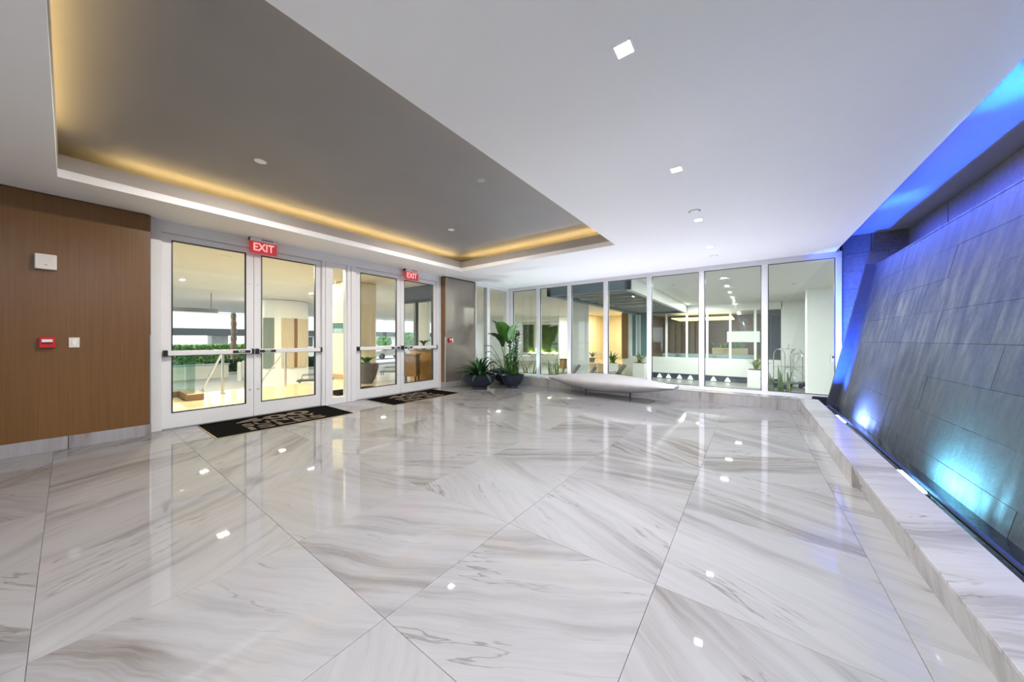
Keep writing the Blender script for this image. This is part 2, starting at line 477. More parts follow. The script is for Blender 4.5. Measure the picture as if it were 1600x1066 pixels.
w2 = MB().box(-6.6, XW - 0.02, 5.50, 6.53, 0, ZC).obj('wall_column', 'core')
tag(w2, 'narrow satin veneer pier between the doors and the corner windows', 'wall', kind='structure')
MB().box(XW - 0.02, XW, 5.48, 6.53, 0.14, ZC - 0.03, b=0.006).obj('veneer_panel', 'veneer', w2)
MB().box(XD, XW - 0.02, 5.478, 5.50, 0.14, ZC - 0.03, b=0.002).obj('veneer_return', 'brownwood', w2)
MB().box(XW - 0.03, XW + 0.003, 5.472, 5.484, 0.14, 1.25).obj('corner_guard', 'steel', w2)
b2 = MB().box(XD, XW + 0.012, 5.47, 6.54, 0, 0.14, b=0.002).obj('baseboard_column', 'marble')
tag(b2, 'white marble baseboard under the satin veneer pier', 'baseboard', kind='structure')

# ---- ceiling with coffer opening
CX0, CX1, CY0, CY1 = -5.33, -1.79, -0.06, 5.32
ce = MB()
ce.box(-6.6, CX0, YB, YW + 0.06, ZC, ZC + 0.08)
ce.box(CX1, 1.22, YB, YW + 0.06, ZC, ZC + 0.08)
ce.box(CX0, CX1, YB, CY0, ZC, ZC + 0.08)
ce.box(CX0, CX1, CY1, YW + 0.06, ZC, ZC + 0.08)
ceo = ce.obj('ceiling', 'white')
tag(ceo, 'smooth white ceiling around the grey coffer', 'ceiling', kind='structure')
ZF, ZG = 2.965, 3.10
fa = MB()
t = 0.02
fa.box(CX0 - t, CX0 + 0.004, CY0 - t, CY1 + t, ZC + 0.08, ZF)
fa.box(CX1 - 0.004, CX1 + t, CY0 - t, CY1 + t, ZC + 0.08, ZF)
fa.box(CX0, CX1, CY0 - t, CY0 + 0.004, ZC + 0.08, ZF)
fa.box(CX0, CX1, CY1 - 0.004, CY1 + t, ZC + 0.08, ZF)
fa.obj('coffer_fascia', 'fascia', ceo)
EX = 0.38
cf = MB().box(CX0 - EX, CX1 + EX, CY0 - EX, CY1 + EX, ZG, ZG + 0.05)
cf.obj('coffer_panel', 'coffer', ceo)
cw = MB()
cw.box(CX0 - EX - 0.03, CX0 - EX, CY0 - EX, CY1 + EX, ZC + 0.08, ZG)
cw.box(CX1 + EX, CX1 + EX + 0.03, CY0 - EX, CY1 + EX, ZC + 0.08, ZG)
cw.box(CX0 - EX, CX1 + EX, CY0 - EX - 0.03, CY0 - EX, ZC + 0.08, ZG)
cw.box(CX0 - EX, CX1 + EX, CY1 + EX, CY1 + EX + 0.03, ZC + 0.08, ZG)
cw.obj('cove_wall', 'fascia', ceo)
zl = 2.94
cove_runs = ((CX0 - 0.10, CX0 - 0.07, CY0 + 0.35, CY1 - 0.1), (CX1 + 0.07, CX1 + 0.10, CY0 + 0.35, CY1 - 0.1),
             (CX0 + 0.1, CX1 - 0.1, CY1 + 0.07, CY1 + 0.10), (CX0 + 0.35, CX1 - 0.35, CY0 - 0.10, CY0 - 0.07))
for (a, b_, c_, d_) in cove_runs:
    MB().box(a, b_, c_, d_, zl, zl + 0.012).obj('cove_light_strip', 'e_cove', ceo)

# slot above the water wall
XS1, ZS = 2.09, 3.0
sl = MB()
sl.box(1.10, XS1 + 0.2, YB, YW + 0.1, ZS, ZS + 0.06)
sl.box(1.19, 1.22, YB, YW + 0.06, ZC + 0.08, ZS)
so = sl.obj('slot_ceiling', 'slotpaint', ceo)
MB().box(1.222, 1.232, YB, 5.3, 2.88, 2.90).obj('slot_light_strip', 'e_fringe', ceo)

# hidden ends of the room, behind the camera
wb = MB().box(-6.6, 2.3, YB - 0.1, YB, 0, ZS).obj('wall_back', 'white')
tag(wb, 'plain white wall at the back of the lobby', 'wall', kind='structure')

# ---- storefront doors
def header():
    m = MB()
    m.box(XD - 0.08, XD + 0.06, 0.612, 5.478, 2.605, ZC)
    return m
hd = header().obj('trim_1', 'alu')
tag(hd, 'white header beam over both pairs of glass doors', 'trim', kind='structure')
def jamb(n, y0, y1, lab):
    m = MB(); m.box(XD - 0.09, XD + 0.06, y0, y1, 0, 2.605, b=0.004)
    if y1 - y0 > 0.12: m.box(XD - 0.02, XD + 0.075, (y0 + y1) / 2 - 0.02, (y0 + y1) / 2 + 0.02, 0, 2.60)
    tag(m.obj(n, 'alu'), lab, 'trim', kind='structure')
jamb('trim_2', 0.614, 0.722, 'white door post beside the brown veneer wall')
jamb('trim_3', 2.690, 2.845, 'white door post between the nearer doors and the narrow sidelight')
jamb('trim_4', 3.145, 3.325, 'white door post between the narrow sidelight and the farther doors')
jamb('trim_5', 5.345, 5.478, 'white door post beside the satin veneer pier')

def frame_rect(y0, y1, z0, z1, gy0, gy1, gz0, gz1, x0, x1):
    m = MB()
    m.box(x0, x1, y0, gy0, z0, z1); m.box(x0, x1, gy1, y1, z0, z1)
    m.box(x0, x1, gy0, gy1, z0, gz0); m.box(x0, x1, gy0, gy1, gz1, z1)
    return m
push_me = text_mesh('push_lettering', 'PUSH', 'letterwhite', 0.032, 0.0008, 0.0006)
def leaf(parent, y0, y1, hinge_low):
    gy0, gy1 = y0 + 0.095, y1 - 0.095
    lf = frame_rect(y0, y1, 0.012, 2.60, gy0, gy1, 0.215, 2.515, XD - 0.025, XD + 0.025).obj('door_leaf', 'alu', parent)
    gs = frame_rect(gy0 - 0.006, gy1 + 0.006, 0.209, 2.521, gy0 + 0.008, gy1 - 0.008, 0.223, 2.507, XD - 0.014, XD + 0.0265).obj('gasket', 'black', lf)
    MB().box(XD - 0.004, XD + 0.004, gy0, gy1, 0.215, 2.515).obj('glass_pane', 'glass', lf)
    zb = 1.012
    MB().box(XD + 0.05, XD + 0.095, y0 + 0.045, y1 - 0.03, zb - 0.034, zb + 0.034, b=0.008).obj('push_bar', 'alu', lf)
    for ya, yb in ((y0 + 0.012, y0 + 0.05), (y1 - 0.04, y1 - 0.006)):
        MB().box(XD + 0.024, XD + 0.10, ya, yb, zb - 0.04, zb + 0.04, b=0.006).obj('bar_end_cap', 'black', lf)
    lock = y1 - 0.16 if hinge_low else y0 + 0.16
    MB().box(XD + 0.094, XD + 0.0975, lock - 0.105, lock + 0.105, zb - 0.020, zb + 0.020).obj('push_plate', 'black', lf)
    t_ = link('push_lettering', push_me, lf, (XD + 0.0985, lock, zb)); t_.rotation_euler = (PI / 2, 0, PI / 2)
    sy = y1 - 0.045 if hinge_low else y0 + 0.045
    for z in (0.42, 2.05):
        m = MB(); m.tube([(XD + 0.02, sy, z), (XD + 0.03, sy, z)], 0.011, 10); m.obj('bolt', 'steel', lf)
    return lf
def door_pair(n, y0, y1, lab):
    t_ = thing(n, lab, 'door', (0, 0, 0), kind='structure')
    mid = (y0 + y1) / 2
    leaf(t_, y0, mid - 0.004, True); leaf(t_, mid + 0.004, y1, False)
    MB().box(XD - 0.06, XD + 0.06, y0, y1, 0.0, 0.010).obj('threshold', 'steel', t_)
    return t_
door_pair('door_1', 0.724, 2.688, 'nearer pair of white framed glass doors beside the brown veneer wall')
door_pair('door_2', 3.327, 5.343, 'farther pair of white framed glass doors beside the satin veneer pier')
sd = thing('window_3', 'narrow tall glass sidelight between the two pairs of doors', 'window', kind='structure')
frame_rect(2.845, 3.145, 0.0, 2.605, 2.885, 3.115, 0.12, 2.52, XD - 0.04, XD + 0.04).obj('window_frame', 'alu', sd)
MB().box(XD - 0.004, XD + 0.004, 2.885, 3.115, 0.12, 2.52).obj('glass_pane', 'glass', sd)

# ---- far window wall
w1 = thing('window_1', 'long row of seven tall white framed panes on the far side', 'window', kind='structure')
mx = [(-6.09, -5.87), (-5.00, -4.90), (-4.01, -3.91), (-3.00, -2.90), (-1.955, -1.855), (-0.89, -0.79), (0.18, 0.28), (1.225, 1.30)]
MB().box(mx[0][0], 1.30, YW - 0.05, YW + 0.07, 2.655, ZC).obj('head_rail', 'alu', w1)
MB().box(mx[0][0], 1.30, YW - 0.05, YW + 0.07, 0.0, 0.185).obj('sill_rail', 'alu', w1)
for a, b_ in mx:
    MB().box(a, b_, YW - 0.055, YW + 0.075, 0.185, 2.655, b=0.004).obj('mullion', 'alu', w1)
for (a, b_), (c_, d_) in zip(mx, mx[1:]):
    MB().box(b_, c_, YW + 0.006, YW + 0.014, 0.185, 2.655).obj('glass_pane', 'glass', w1)
    m = MB(); g = 0.012
    for (xa, xb, za, zb) in ((b_, b_ + g, 0.185, 2.655), (c_ - g, c_, 0.185, 2.655), (b_, c_, 2.643, 2.655), (b_, c_, 0.185, 0.197)):
        m.box(xa, xb, YW - 0.004, YW + 0.02, za, zb)
    m.obj('gasket', 'dark', w1)
w2_ = thing('window_2', 'two tall white framed panes between the veneer pier and the corner', 'window', kind='structure')
MB().box(XW - 0.10, XW + 0.03, 6.53, YW - 0.05, 2.655, ZC).obj('head_rail', 'alu', w2_)
MB().box(XW - 0.10, XW + 0.03, 6.53, YW - 0.05, 0.0, 0.185).obj('sill_rail', 'alu', w2_)
for a, b_ in ((6.53, 6.56), (7.00, 7.12), (7.93, YW - 0.05)):
    MB().box(XW - 0.10, XW + 0.035, a, b_, 0.185, 2.655, b=0.003).obj('mullion', 'alu', w2_)
for a, b_ in ((6.56, 7.00), (7.12, 7.93)):
    MB().box(XW - 0.03, XW - 0.022, a, b_, 0.185, 2.655).obj('glass_pane', 'glass', w2_)

# ---- marble curbs
cu = MB().box(XC0 + 0.05, XC1 - 0.01, YB, 7.36, -0.15, ZK - 0.02).obj('trim_6', 'core')
tag(cu, 'low white marble ledge between the floor and the water wall', 'ledge', kind='structure')
for (y0, y1) in ((YB, -1.0), (-0.998, 0.9), (0.902, 2.9), (2.902, 5.1), (5.102, 7.36)):
    MB().box(XC0, XC1, y0, y1, ZK - 0.022, ZK, b=0.002).obj('ledge_top_slab', 'marble', cu)
for (y0, y1, bx_) in ((YB, -0.6, .70), (-0.598, 1.6, .70), (1.602, 3.75, .70), (3.755, 5.6, .664), (5.603, 7.13, .664)):
    MB().prism([(bx_, 0), (XC0 + 0.06, 0), (XC0 + 0.06, ZK - 0.022), (XC0 + 0.003, ZK - 0.022)], 'y', y0, y1).obj('ledge_face_slab', 'marble_curb', cu)
cv = MB().box(-6.02, XC0 - 0.002, YK0 + 0.02, YK1 - 0.005, -0.15, ZK2 - 0.02).obj('trim_7', 'core')
tag(cv, 'low veined marble ledge below the far windows', 'ledge', kind='structure')
xs = [-6.02, -4.3, -2.4, -0.75, XC0]
for a, b_ in zip(xs, xs[1:]):
    MB().box(a + 0.001, b_ - 0.001, YK0 - 0.004, YK1, ZK2 - 0.02, ZK2, b=0.002).obj('ledge_top_slab', 'marble', cv)
    MB().box(a + 0.001, b_ - 0.001, YK0, YK0 + 0.02, 0, ZK2 - 0.02).obj('ledge_face_slab', 'marble_curb', cv)
tf = MB().box(-6.02, 1.25, YK1, YW - 0.06, -0.1, 0.0).obj('floor_trough', 'extwhite')
tag(tf, 'narrow light trough between the veined ledge and the far windows', 'trough', kind='structure')

# ================================================================== WATER FEATURE
ws = MB()
ws.box(XS1, XS1 + 0.2, YB, YW + 0.3, -0.3, ZS)
wso = ws.obj('wall_right', 'core')
tag(wso, 'dark stone block wall rising behind the sloping water wall', 'wall', kind='structure')
yy = 2.2; k = 0
for r_, (z0, z1) in enumerate(((2.0, 2.3), (2.3, 2.62), (2.62, ZS))):
    yy = 2.0 - 0.4 * (r_ % 2)
    while yy < YW:
        y1 = min(yy + 0.95, YW)
        pr_ = random.choice((0.012, 0.02, 0.05, 0.03))
        MB().box(XS1 - pr_, XS1 + 0.001, yy + 0.003, y1 - 0.003, z0 + 0.003, z1 - 0.003, b=0.004).obj('stone_block', 'drystone', wso)
        yy = y1
we = MB().box(1.30, XS1, YW, YW + 0.2, -0.3, ZS).obj('wall_far', 'core')
tag(we, 'dark stone end wall of the water feature, lit deep blue', 'wall', kind='structure')
zz = -0.1; r_ = 0
while zz < ZS:
    z1 = min(zz + 0.31, ZS)
    for (x0, x1) in (((1.30, 1.66), (1.66, XS1)) if r_ % 2 else ((1.30, 1.86), (1.86, XS1))):
        MB().box(x0 + 0.002, x1 - 0.002, YW - 0.012, YW + 0.001, zz + 0.002, z1 - 0.002, b=0.003).obj('stone_block', 'drystone', we)
    zz = z1; r_ += 1
ff = thing('water_wall', 'leaning wet dark stone water wall lit blue and teal from below', 'water feature')
XB, ZB, XT, ZT, Y0W, Y1W = 1.165, -0.10, 1.672, 2.42, -1.4, 7.80
slope = math.atan2(XT - XB, ZT - ZB); LEN = math.hypot(XT - XB, ZT - ZB)
# local frame of the sloping face: s along +Y, t up the slope, n out of the face
tv = Vector((math.sin(slope), 0, math.cos(slope))); nv = Vector((-math.cos(slope), 0, math.sin(slope)))
def fmat(y, t_):
    o = Vector((XB, y, ZB)) + tv * t_
    return Matrix(((0, tv.x, nv.x, o.x), (1, tv.y, nv.y, o.y), (0, tv.z, nv.z, o.z), (0, 0, 0, 1)))
MB().box(Y0W, Y1W, 0, LEN - 0.004, -0.10, -0.012, fmat(0, 0)).obj('backing_slab', 'core', ff)
CH = LEN / 8.0
for r_ in range(8):
    y = Y0W - 0.31 * (r_ % 2) - 0.12 * (r_ % 3)
    while y < Y1W:
        a, b_ = max(y, Y0W), min(y + 0.92, Y1W)
        if b_ - a > 0.02:
            pr_ = random.uniform(-0.002, 0.002)
            ln = round(b_ - a, 4)
            o = MB().box(-ln / 2 + 0.0008, ln / 2 - 0.0008, 0.0008, CH - 0.0008, -0.012, 0.0, b=0.0012).obj('stone_block', 'wetstone', ff)
            o.matrix_world = fmat((a + b_) / 2, r_ * CH) @ Matrix.Translation((0, 0, pr_))
        y += 0.92
MB().box(Y0W, Y1W, LEN - 0.02, LEN, -0.10, 0.006, fmat(0, 0)).obj('weir_edge', 'wetstone', ff)
MB().box(Y1W, Y1W + 0.07, 0.0, LEN, -0.10, 0.12, fmat(0, 0)).obj('side_cheek', 'cheek', ff)
bs = ff
MB().box(XC1, XB + 0.1, YB, YW - 0.02, -0.30, -0.22).obj('basin_floor', 'troughlining', bs)
MB().box(XC1 - 0.012, XC1 + 0.03, YB, YW - 0.05, -0.30, 0.12, b=0.004).obj('basin_rim', 'troughlining', bs)
MB().box(XC1 + 0.03, XB + 0.045, YB, YW - 0.05, 0.035, 0.05).obj('water_surface', 'water', bs)
MB().box(XC1, 1.30, YW - 0.08, YW - 0.02, -0.30, 0.16).obj('basin_end', 'troughlining', bs)

def led_bar(y, mat, col, watts, lab, half=0.26, fl_up=True):
    t_ = thing('underwater_light', lab, 'light', (XC1 + 0.085, y, 0.05), group='lights in the water basin')
    MB().box(-0.045, 0.045, -half, half, 0.0, 0.035, b=0.006).obj('housing', 'dark', t_)
    MB().box(-0.032, 0.032, -half + 0.02, half - 0.02, 0.035, 0.046).obj('lens', mat, t_)
    area('beam_lamp', t_, (0.0, 0, 0.055), 0.06, watts * 0.2, col, (PI, math.radians(10.5), 0), 2 * half - 0.05, math.radians(12))
    area('wash_lamp', t_, (0.01, 0, 0.055), 0.06, watts * 2.0, tuple(0.75 * c + 0.13 for c in col), (PI, math.radians(72), 0), 2 * half - 0.05, math.radians(150))
    return t_
def blue_line(nm, loc, rot, length, watts, col, spread, lab, hid):
    t_ = thing(nm, lab, 'light', loc)
    MB().box(-0.012, 0.012, -length / 2, length / 2, -0.012, 0.0).obj('channel', 'dark', t_)
    MB().box(-0.008, 0.008, -length / 2, length / 2, 0.0, 0.004).obj('diffuser', 'e_bluestrip', t_)
    t_.rotation_euler = (0, rot, 0)
    area('lamp', t_, (0, 0, 0.008), 0.02, watts, col, (PI, 0, 0), length, spread)
blue_line('basin_light_strip', (1.09, 3.2, 0.065), math.radians(11), 9.0, 70, (0.03, 0.14, 1.0), math.radians(18), 'thin deep blue light strip along the dark basin rim', 0)
blue_line('slot_wash_strip', (1.245, 3.2, 2.90), math.radians(140), 9.0, 260, (0.09, 0.14, 1.0), math.radians(110), 'thin blue light strip tucked above the ceiling edge by the water wall', 0)
t_ = thing('end_wall_light', 'small deep blue uplight at the foot of the dark end wall', 'light', (1.0, 7.42, 0.055))
MB().box(-0.05, 0.05, -0.04, 0.04, 0.0, 0.03, b=0.004).obj('housing', 'dark', t_)
MB().box(-0.04, 0.04, -0.03, 0.03, 0.03, 0.036).obj('lens', 'e_bluestrip', t_)
lo = area('lamp', t_, (0, 0, 0.045), 0.07, 70, (0.02, 0.10, 1.0), (0, 0, 0), 0.06, math.radians(48))
lo.rotation_euler = Vector((0.50, 0.65, 1.5)).to_track_quat('-Z', 'Y').to_euler()
led_bar(6.35, 'e_blue', (0.04, 0.16, 1.0), 26, 'blue white light bar in the basin nearest the far windows')
led_bar(3.90, 'e_cyan', (0.05, 0.62, 0.95), 16, 'cyan white light bar in the basin halfway along the ledge')
led_bar(1.45, 'e_cyan', (0.02, 0.75, 0.85), 24, 'cyan light bar in the basin beside the camera')

# uplights in the trough below the far windows
def sill_light(x, mat, col, watts, lab):
    t_ = thing('sill_light', lab, 'light', (x, YK1 + 0.32, 0.0), group='lights below the far windows')
    MB().box(-0.16, 0.16, -0.035, 0.035, 0.0, 0.03, b=0.005).obj('housing', 'alu', t_)
    MB().box(-0.145, 0.145, -0.024, 0.024, 0.03, 0.038).obj('lens', mat, t_)
    area('lamp', t_, (0, 0, 0.045), 0.28, watts, col, (PI + math.radians(42), 0, 0), 0.05)
for x, mat, col, wt, lab in ((-5.0, 'e_cyan', (0.72, 0.98, 1.0), 21, 'cyan uplight behind the ledge at the tall potted plants'),
                             (-3.96, 'e_lav', (0.80, 0.85, 1.0), 21, 'blue uplight behind the ledge left of the bench'),
                             (-2.95, 'e_lav', (0.83, 0.82, 1.0), 21, 'violet uplight behind the middle of the bench'),
                             (-1.90, 'e_lav', (0.88, 0.87, 1.0), 21, 'lavender uplight behind the right half of the bench'),
                             (-0.60, 'e_lav', (0.86, 0.85, 1.0), 25, 'lavender uplight right of the bench end'),
                             (0.23, 'e_lav', (0.84, 0.82, 1.0), 18, 'lavender uplight nearest the water wall')):
    sill_light(x, mat, col, wt, lab)

# ================================================================== CEILING FIXTURES
def downlight(x, y, lab, watts):
    t_ = thing('square_downlight', lab, 'downlight', (x, y, ZC), group='square downlights in the white ceiling')
    m = MB(); a, b_ = 0.052, 0.041
    for (x0, x1, y0, y1) in ((-a, a, -a, -b_), (-a, a, b_, a), (-a, -b_, -b_, b_), (b_, a, -b_, b_)):
        m.box(x0, x1, y0, y1, -0.003, 0.0)
    m.obj('trim_ring', 'white', t_)
    MB().box(-b_, b_, -b_, b_, -0.002, 0.0).obj('lens', 'e_down', t_)
    area('lamp', t_, (0, 0, -0.006), 0.08, watts, (0.93, 0.955, 1.0))
for y, lab in ((1.756, 'square downlight nearest the camera, largest in the white ceiling'), (3.285, 'second square downlight from the camera in the white ceiling'),
               (4.848, 'third square downlight from the camera, beside the round sprinkler plate'), (6.37, 'farthest square downlight, nearest the far windows'),
               (0.23, 'square downlight just overhead of the camera'), (-1.30, 'square downlight behind the camera'), (-2.8, 'square downlight at the back of the lobby')):
    downlight(-0.544, y, lab, DOWN_W)
def round_light(x, y, lab, watts):
    t_ = thing('round_downlight', lab, 'downlight', (x, y, ZG), group='round downlights in the grey coffer')
    MB().lathe([(0.036, 0.0), (0.055, 0.0), (0.055, -0.004), (0.036, -0.006)], 24).obj('trim_ring', 'white', t_)
    MB().lathe([(0.0005, -0.002), (0.036, -0.002), (0.036, -0.004), (0.0005, -0.004)], 20).obj('lens', 'e_warm', t_)
    area('lamp', t_, (0, 0, -0.010), 0.07, watts, (1.0, 0.93, 0.84))
p = atz(407, 252, ZG); round_light(p.x, p.y, 'round downlight in the grey coffer above the nearer doors', DOWN_W * 0.95)
p = atz(705, 359, ZG); round_light(p.x, p.y, 'small round downlight in the grey coffer toward the far windows', DOWN_W * 0.95)
p = atz(752, 282, ZG)  # thin tan disc set flush in the coffer
tag(MB().lathe([(0.0005, -0.004), (0.045, -0.004), (0.05, 0.0), (0.0005, 0.0)], 24).obj('coffer_disc', 'fascia', loc=(p.x, p.y, ZG)),
    'plain tan disc flush in the grey coffer', 'sprinkler cover')
for y, lab in ((4.486, 'white round sprinkler plate beside the third downlight'), (7.106, 'white round sprinkler plate nearest the far windows')):
    t_ = thing('sprinkler_plate', lab, 'sprinkler cover', (-0.544, y, ZC), group='sprinkler plates in the white ceiling')
    MB().lathe([(0.0005, -0.007), (0.052, -0.007), (0.056, -0.002), (0.056, 0.0), (0.0005, 0.0)], 24).obj('cover', 'white', t_)
    MB().lathe([(0.056, -0.0012), (0.064, -0.0012), (0.064, 0.0), (0.056, 0.0)], 24).obj('ring_gap', 'plate', t_)

# exit signs
exit_me = text_mesh('exit_lettering', 'EXIT', 'e_exitletter', 0.165, 0.0015, 0.004, 1.0)
def exit_sign(y0, y1, lab):
    ym = (y0 + y1) / 2
    t_ = thing('exit_sign', lab, 'exit sign', (-6.10, ym, ZC), group='exit signs over the doors')
    hw = (y1 - y0) / 2
    MB().box(-0.05, 0.03, -hw, hw, -0.055, 0.0, b=0.004).obj('housing', 'alu', t_)
    MB().box(0.0305, 0.0325, -0.03, 0.12, -0.03, -0.018).obj('slot', 'black', t_)
    MB().box(-0.05, 0.031, -hw - 0.004, -hw, -0.05, -0.005).obj('end_cap', 'black', t_)
    MB().box(-0.008, 0.008, -hw + 0.002, hw - 0.002, -0.235, -0.055).obj('panel', 'e_exit', t_)
    x = link('exit_lettering', exit_me, t_, (0.0095, 0.0, -0.142)); x.rotation_euler = (PI / 2, 0, PI / 2); x.scale = (0.80, 1, 1)
exit_sign(1.62, 1.97, 'red lit exit sign over the nearer doors')
exit_sign(4.36, 4.71, 'red lit exit sign over the farther doors')

# ================================================================== WALL DEVICES
t_ = thing('alarm_speaker', 'white fire alarm speaker box high on the brown veneer wall', 'alarm', (XW, -0.138, 2.016))
MB().box(0, 0.05, -0.068, 0.068, -0.08, 0.08, b=0.006).obj('housing', 'plastic', t_)
m = MB()
for k in range(5):
    m.box(0.05, 0.0515, -0.045, 0.045, 0.0 + k * 0.012, 0.005 + k * 0.012)
m.obj('grille', 'plastic', t_)
MB().box(0.05, 0.052, -0.008, 0.008, -0.036, -0.031).obj('indicator', 'dark', t_)
def pull(y, z, lab):
    t_ = thing('pull_station', lab, 'alarm', (XW, y, z), group='red fire alarm pull stations')
    MB().box(0, 0.042, -0.05, 0.05, -0.058, 0.058, b=0.005).obj('body', 'red', t_)
    MB().box(0.042, 0.05, -0.034, 0.034, 0.004, 0.034, b=0.003).obj('handle', 'letterwhite', t_)
    MB().box(0.042, 0.046, -0.034, 0.034, -0.014, -0.002).obj('slot', 'black', t_)
pull(-0.13, 1.163, 'red fire alarm pull station on the brown veneer wall')
def switch(y, z, lab):
    t_ = thing('switch_plate', lab, 'switch', (XW, y, z), group='white switch plates')
    MB().box(0, 0.008, -0.036, 0.036, -0.055, 0.055, b=0.002).obj('plate', 'plastic', t_)
    MB().box(0.008, 0.012, -0.014, 0.014, -0.028, 0.028, b=0.002).obj('rocker', 'letterwhite', t_)
switch(0.040, 1.162, 'white switch plate right of the red pull station')
p = atx(702.5, 533, XW); pull(p.y, 1.17, 'red fire alarm pull station on the satin veneer pier')
p = atx(706.5, 533, XW); switch(p.y, 1.17, 'white switch plate on the satin veneer pier')

# ================================================================== DOOR MATS
rows = (('400', 0.28, 0.20, 0.009), ('SUNNY', 0.20, -0.075, 0.004), ('ISLES', 0.21, -0.325, 0.004))
row_me = [text_mesh('lettering', a, 'matletter', s_, 0.0012, o_, 1.02) for a, s_, y_, o_ in rows]
def extent(me):
    xs_, ys_ = [q.co.x for q in me.vertices], [q.co.y for q in me.vertices]
    return max(xs_) - min(xs_), max(ys_) - min(ys_)
def mat(x0, x1, y0, y1, lab, rz=0.0):
    t_ = thing('door_mat', lab, 'mat', ((x0 + x1) / 2, (y0 + y1) / 2, 0.0), rz, 'door mats')
    hx, hy = (x1 - x0) / 2, (y1 - y0) / 2
    MB().box(-hx, hx, -hy, hy, 0, 0.007, b=0.002).obj('border', 'matedge', t_)
    MB().box(-hx + 0.012, hx - 0.012, -hy + 0.012, hy - 0.012, 0.006, 0.011, b=0.002).obj('pile', 'mat', t_)
    for me, (a, s_, y_, o_) in zip(row_me, rows):
        x = link('lettering', me, t_, (-y_, -0.02, 0.0118)); x.rotation_euler = (0, 0, PI / 2)
        ew, eh = extent(me); x.scale = (0.94 / ew, s_ / eh, 1)
mat(-6.16, -5.16, 1.05, 2.74, 'black door mat in front of the nearer doors reading 400 Sunny Isles')
mat(-6.12, -5.18, 3.46, 5.12, 'black door mat in front of the farther doors reading 400 Sunny Isles')

# ================================================================== BENCH
bn = thing('sculptural_bench', 'long grey lens shaped bench on two thin posts below the windows', 'bench', (-2.42, 6.62, 0), math.radians(-6.0))
def bench_shell():
    vs = []; fs = []; n = 41; ring = 24
    X0, X1 = -1.45, 1.36
    for i in range(n):
        u = i / (n - 1); x = X0 + (X1 - X0) * u
        t_ = 2 * u - 1
        e = max(0.0, 1 - t_ * t_)
        w_ = 0.06 + 0.30 * e ** 0.9 if t_ < 0 else 0.15 + 0.21 * e ** 0.9
        if i == 0: w_ = 0.02
        edge = 0.315 + 0.01 * t_
        top = edge + 0.022 + 0.135 * e ** 1.1
        bot = edge - 0.03 - 0.17 * e ** 1.0
        for k in range(ring):
            a = 2 * PI * k / ring
            cy = math.cos(a); sz = math.sin(a)
            y = w_ * math.copysign(abs(cy) ** 0.8, cy)
            z = edge + ((top - edge) * abs(sz) ** 1.25 if sz >= 0 else -(edge - bot) * abs(sz) ** 1.25)
            vs.append((x, y, z))
    for i in range(n - 1):
        for k in range(ring):
            fs.append((i * ring + k, i * ring + (k + 1) % ring, (i + 1) * ring + (k + 1) % ring, (i + 1) * ring + k))
    fs += [tuple(range(ring))[::-1], tuple(range((n - 1) * ring, n * ring))]
    return MB().add(vs, fs)
autosmooth(bench_shell().obj('seat_body', 'bench', bn), 50)
MB().box(-0.93, 0.93, -0.20, 0.20, 0.0, 0.008, b=0.002).obj('base_plate', 'plate', bn)
for x in (-0.47, 0.51):
    MB().tube([(x, 0.0, 0.008), (x, 0.0, 0.165)], 0.016, 12).obj('post', 'dark', bn)

# ================================================================== PLANTS
def strap(mb, base, az, length, width, arch, lift, n=7):
    d = Vector((math.cos(az), math.sin(az), 0)); s_ = Vector((-math.sin(az), math.cos(az), 0))
    vs = []; fs = []
    pos = Vector(base); ang = lift
    for i in range(n + 1):
        u = i / n
        w_ = width * (0.5 + 0.5 * math.sin(min(1, u * 1.6) * PI / 2)) * (1 - u ** 2.6) + 0.002
        nrm = Vector((0, 0, 1)) * math.cos(ang) - d * math.sin(ang)
        vs += [pos - s_ * w_ + nrm * w_ * 0.35, pos, pos + s_ * w_ + nrm * w_ * 0.35]
        st = d * math.cos(ang) + Vector((0, 0, 1)) * math.sin(ang)
        pos = pos + st * (length / n); ang -= arch / n
    for i in range(n):
        fs += [(3 * i, 3 * i + 1, 3 * i + 4, 3 * i + 3), (3 * i + 1, 3 * i + 2, 3 * i + 5, 3 * i + 4)]
    return mb.add(vs, fs)
def bowl(parent, R, H, foot, mat='pot', wall=0.02):
    prof = [(foot, 0.0), (foot * 1.02, 0.02), (foot * 0.98, 0.05), (R * 0.62, 0.09), (R * 0.82, H * 0.45), (R * 0.95, H * 0.72), (R, H), (R - wall, H), (R * 0.93 - wall, H * 0.8), (0.01, H * 0.8)]
    o = autosmooth(MB().lathe(prof, 40).obj('pot', mat, parent), 35)
    MB().lathe([(R * 0.935 - wall, H * 0.80), (R * 0.94 - wall, H * 0.83), (0.01, H * 0.86)], 28).obj('soil', 'soil', parent)
    return o
rnd = random.Random(11)
p = atz(749, 607)
pl = thing('potted_plant', 'low wide navy bowl of arching dark strap leaves beside the veneer pier', 'plant', (p.x, p.y, 0), group='potted plants in the corner')
bowl(pl, 0.42, 0.345, 0.19)
for k in range(54):
    az = 2 * PI * k / 54 * 5.13 + rnd.uniform(-.2, .2); lay = k / 54
    lift = math.radians(86 - 48 * lay + rnd.uniform(-6, 6))
    rr = 0.03 + 0.17 * lay
    strap(MB(), (rr * math.cos(az), rr * math.sin(az), 0.28), az, rnd.uniform(0.46, 0.64), rnd.uniform(0.034, 0.048), math.radians(60 + 35 * lay), lift, 8).obj('leaf', 'leafdark', pl, True)
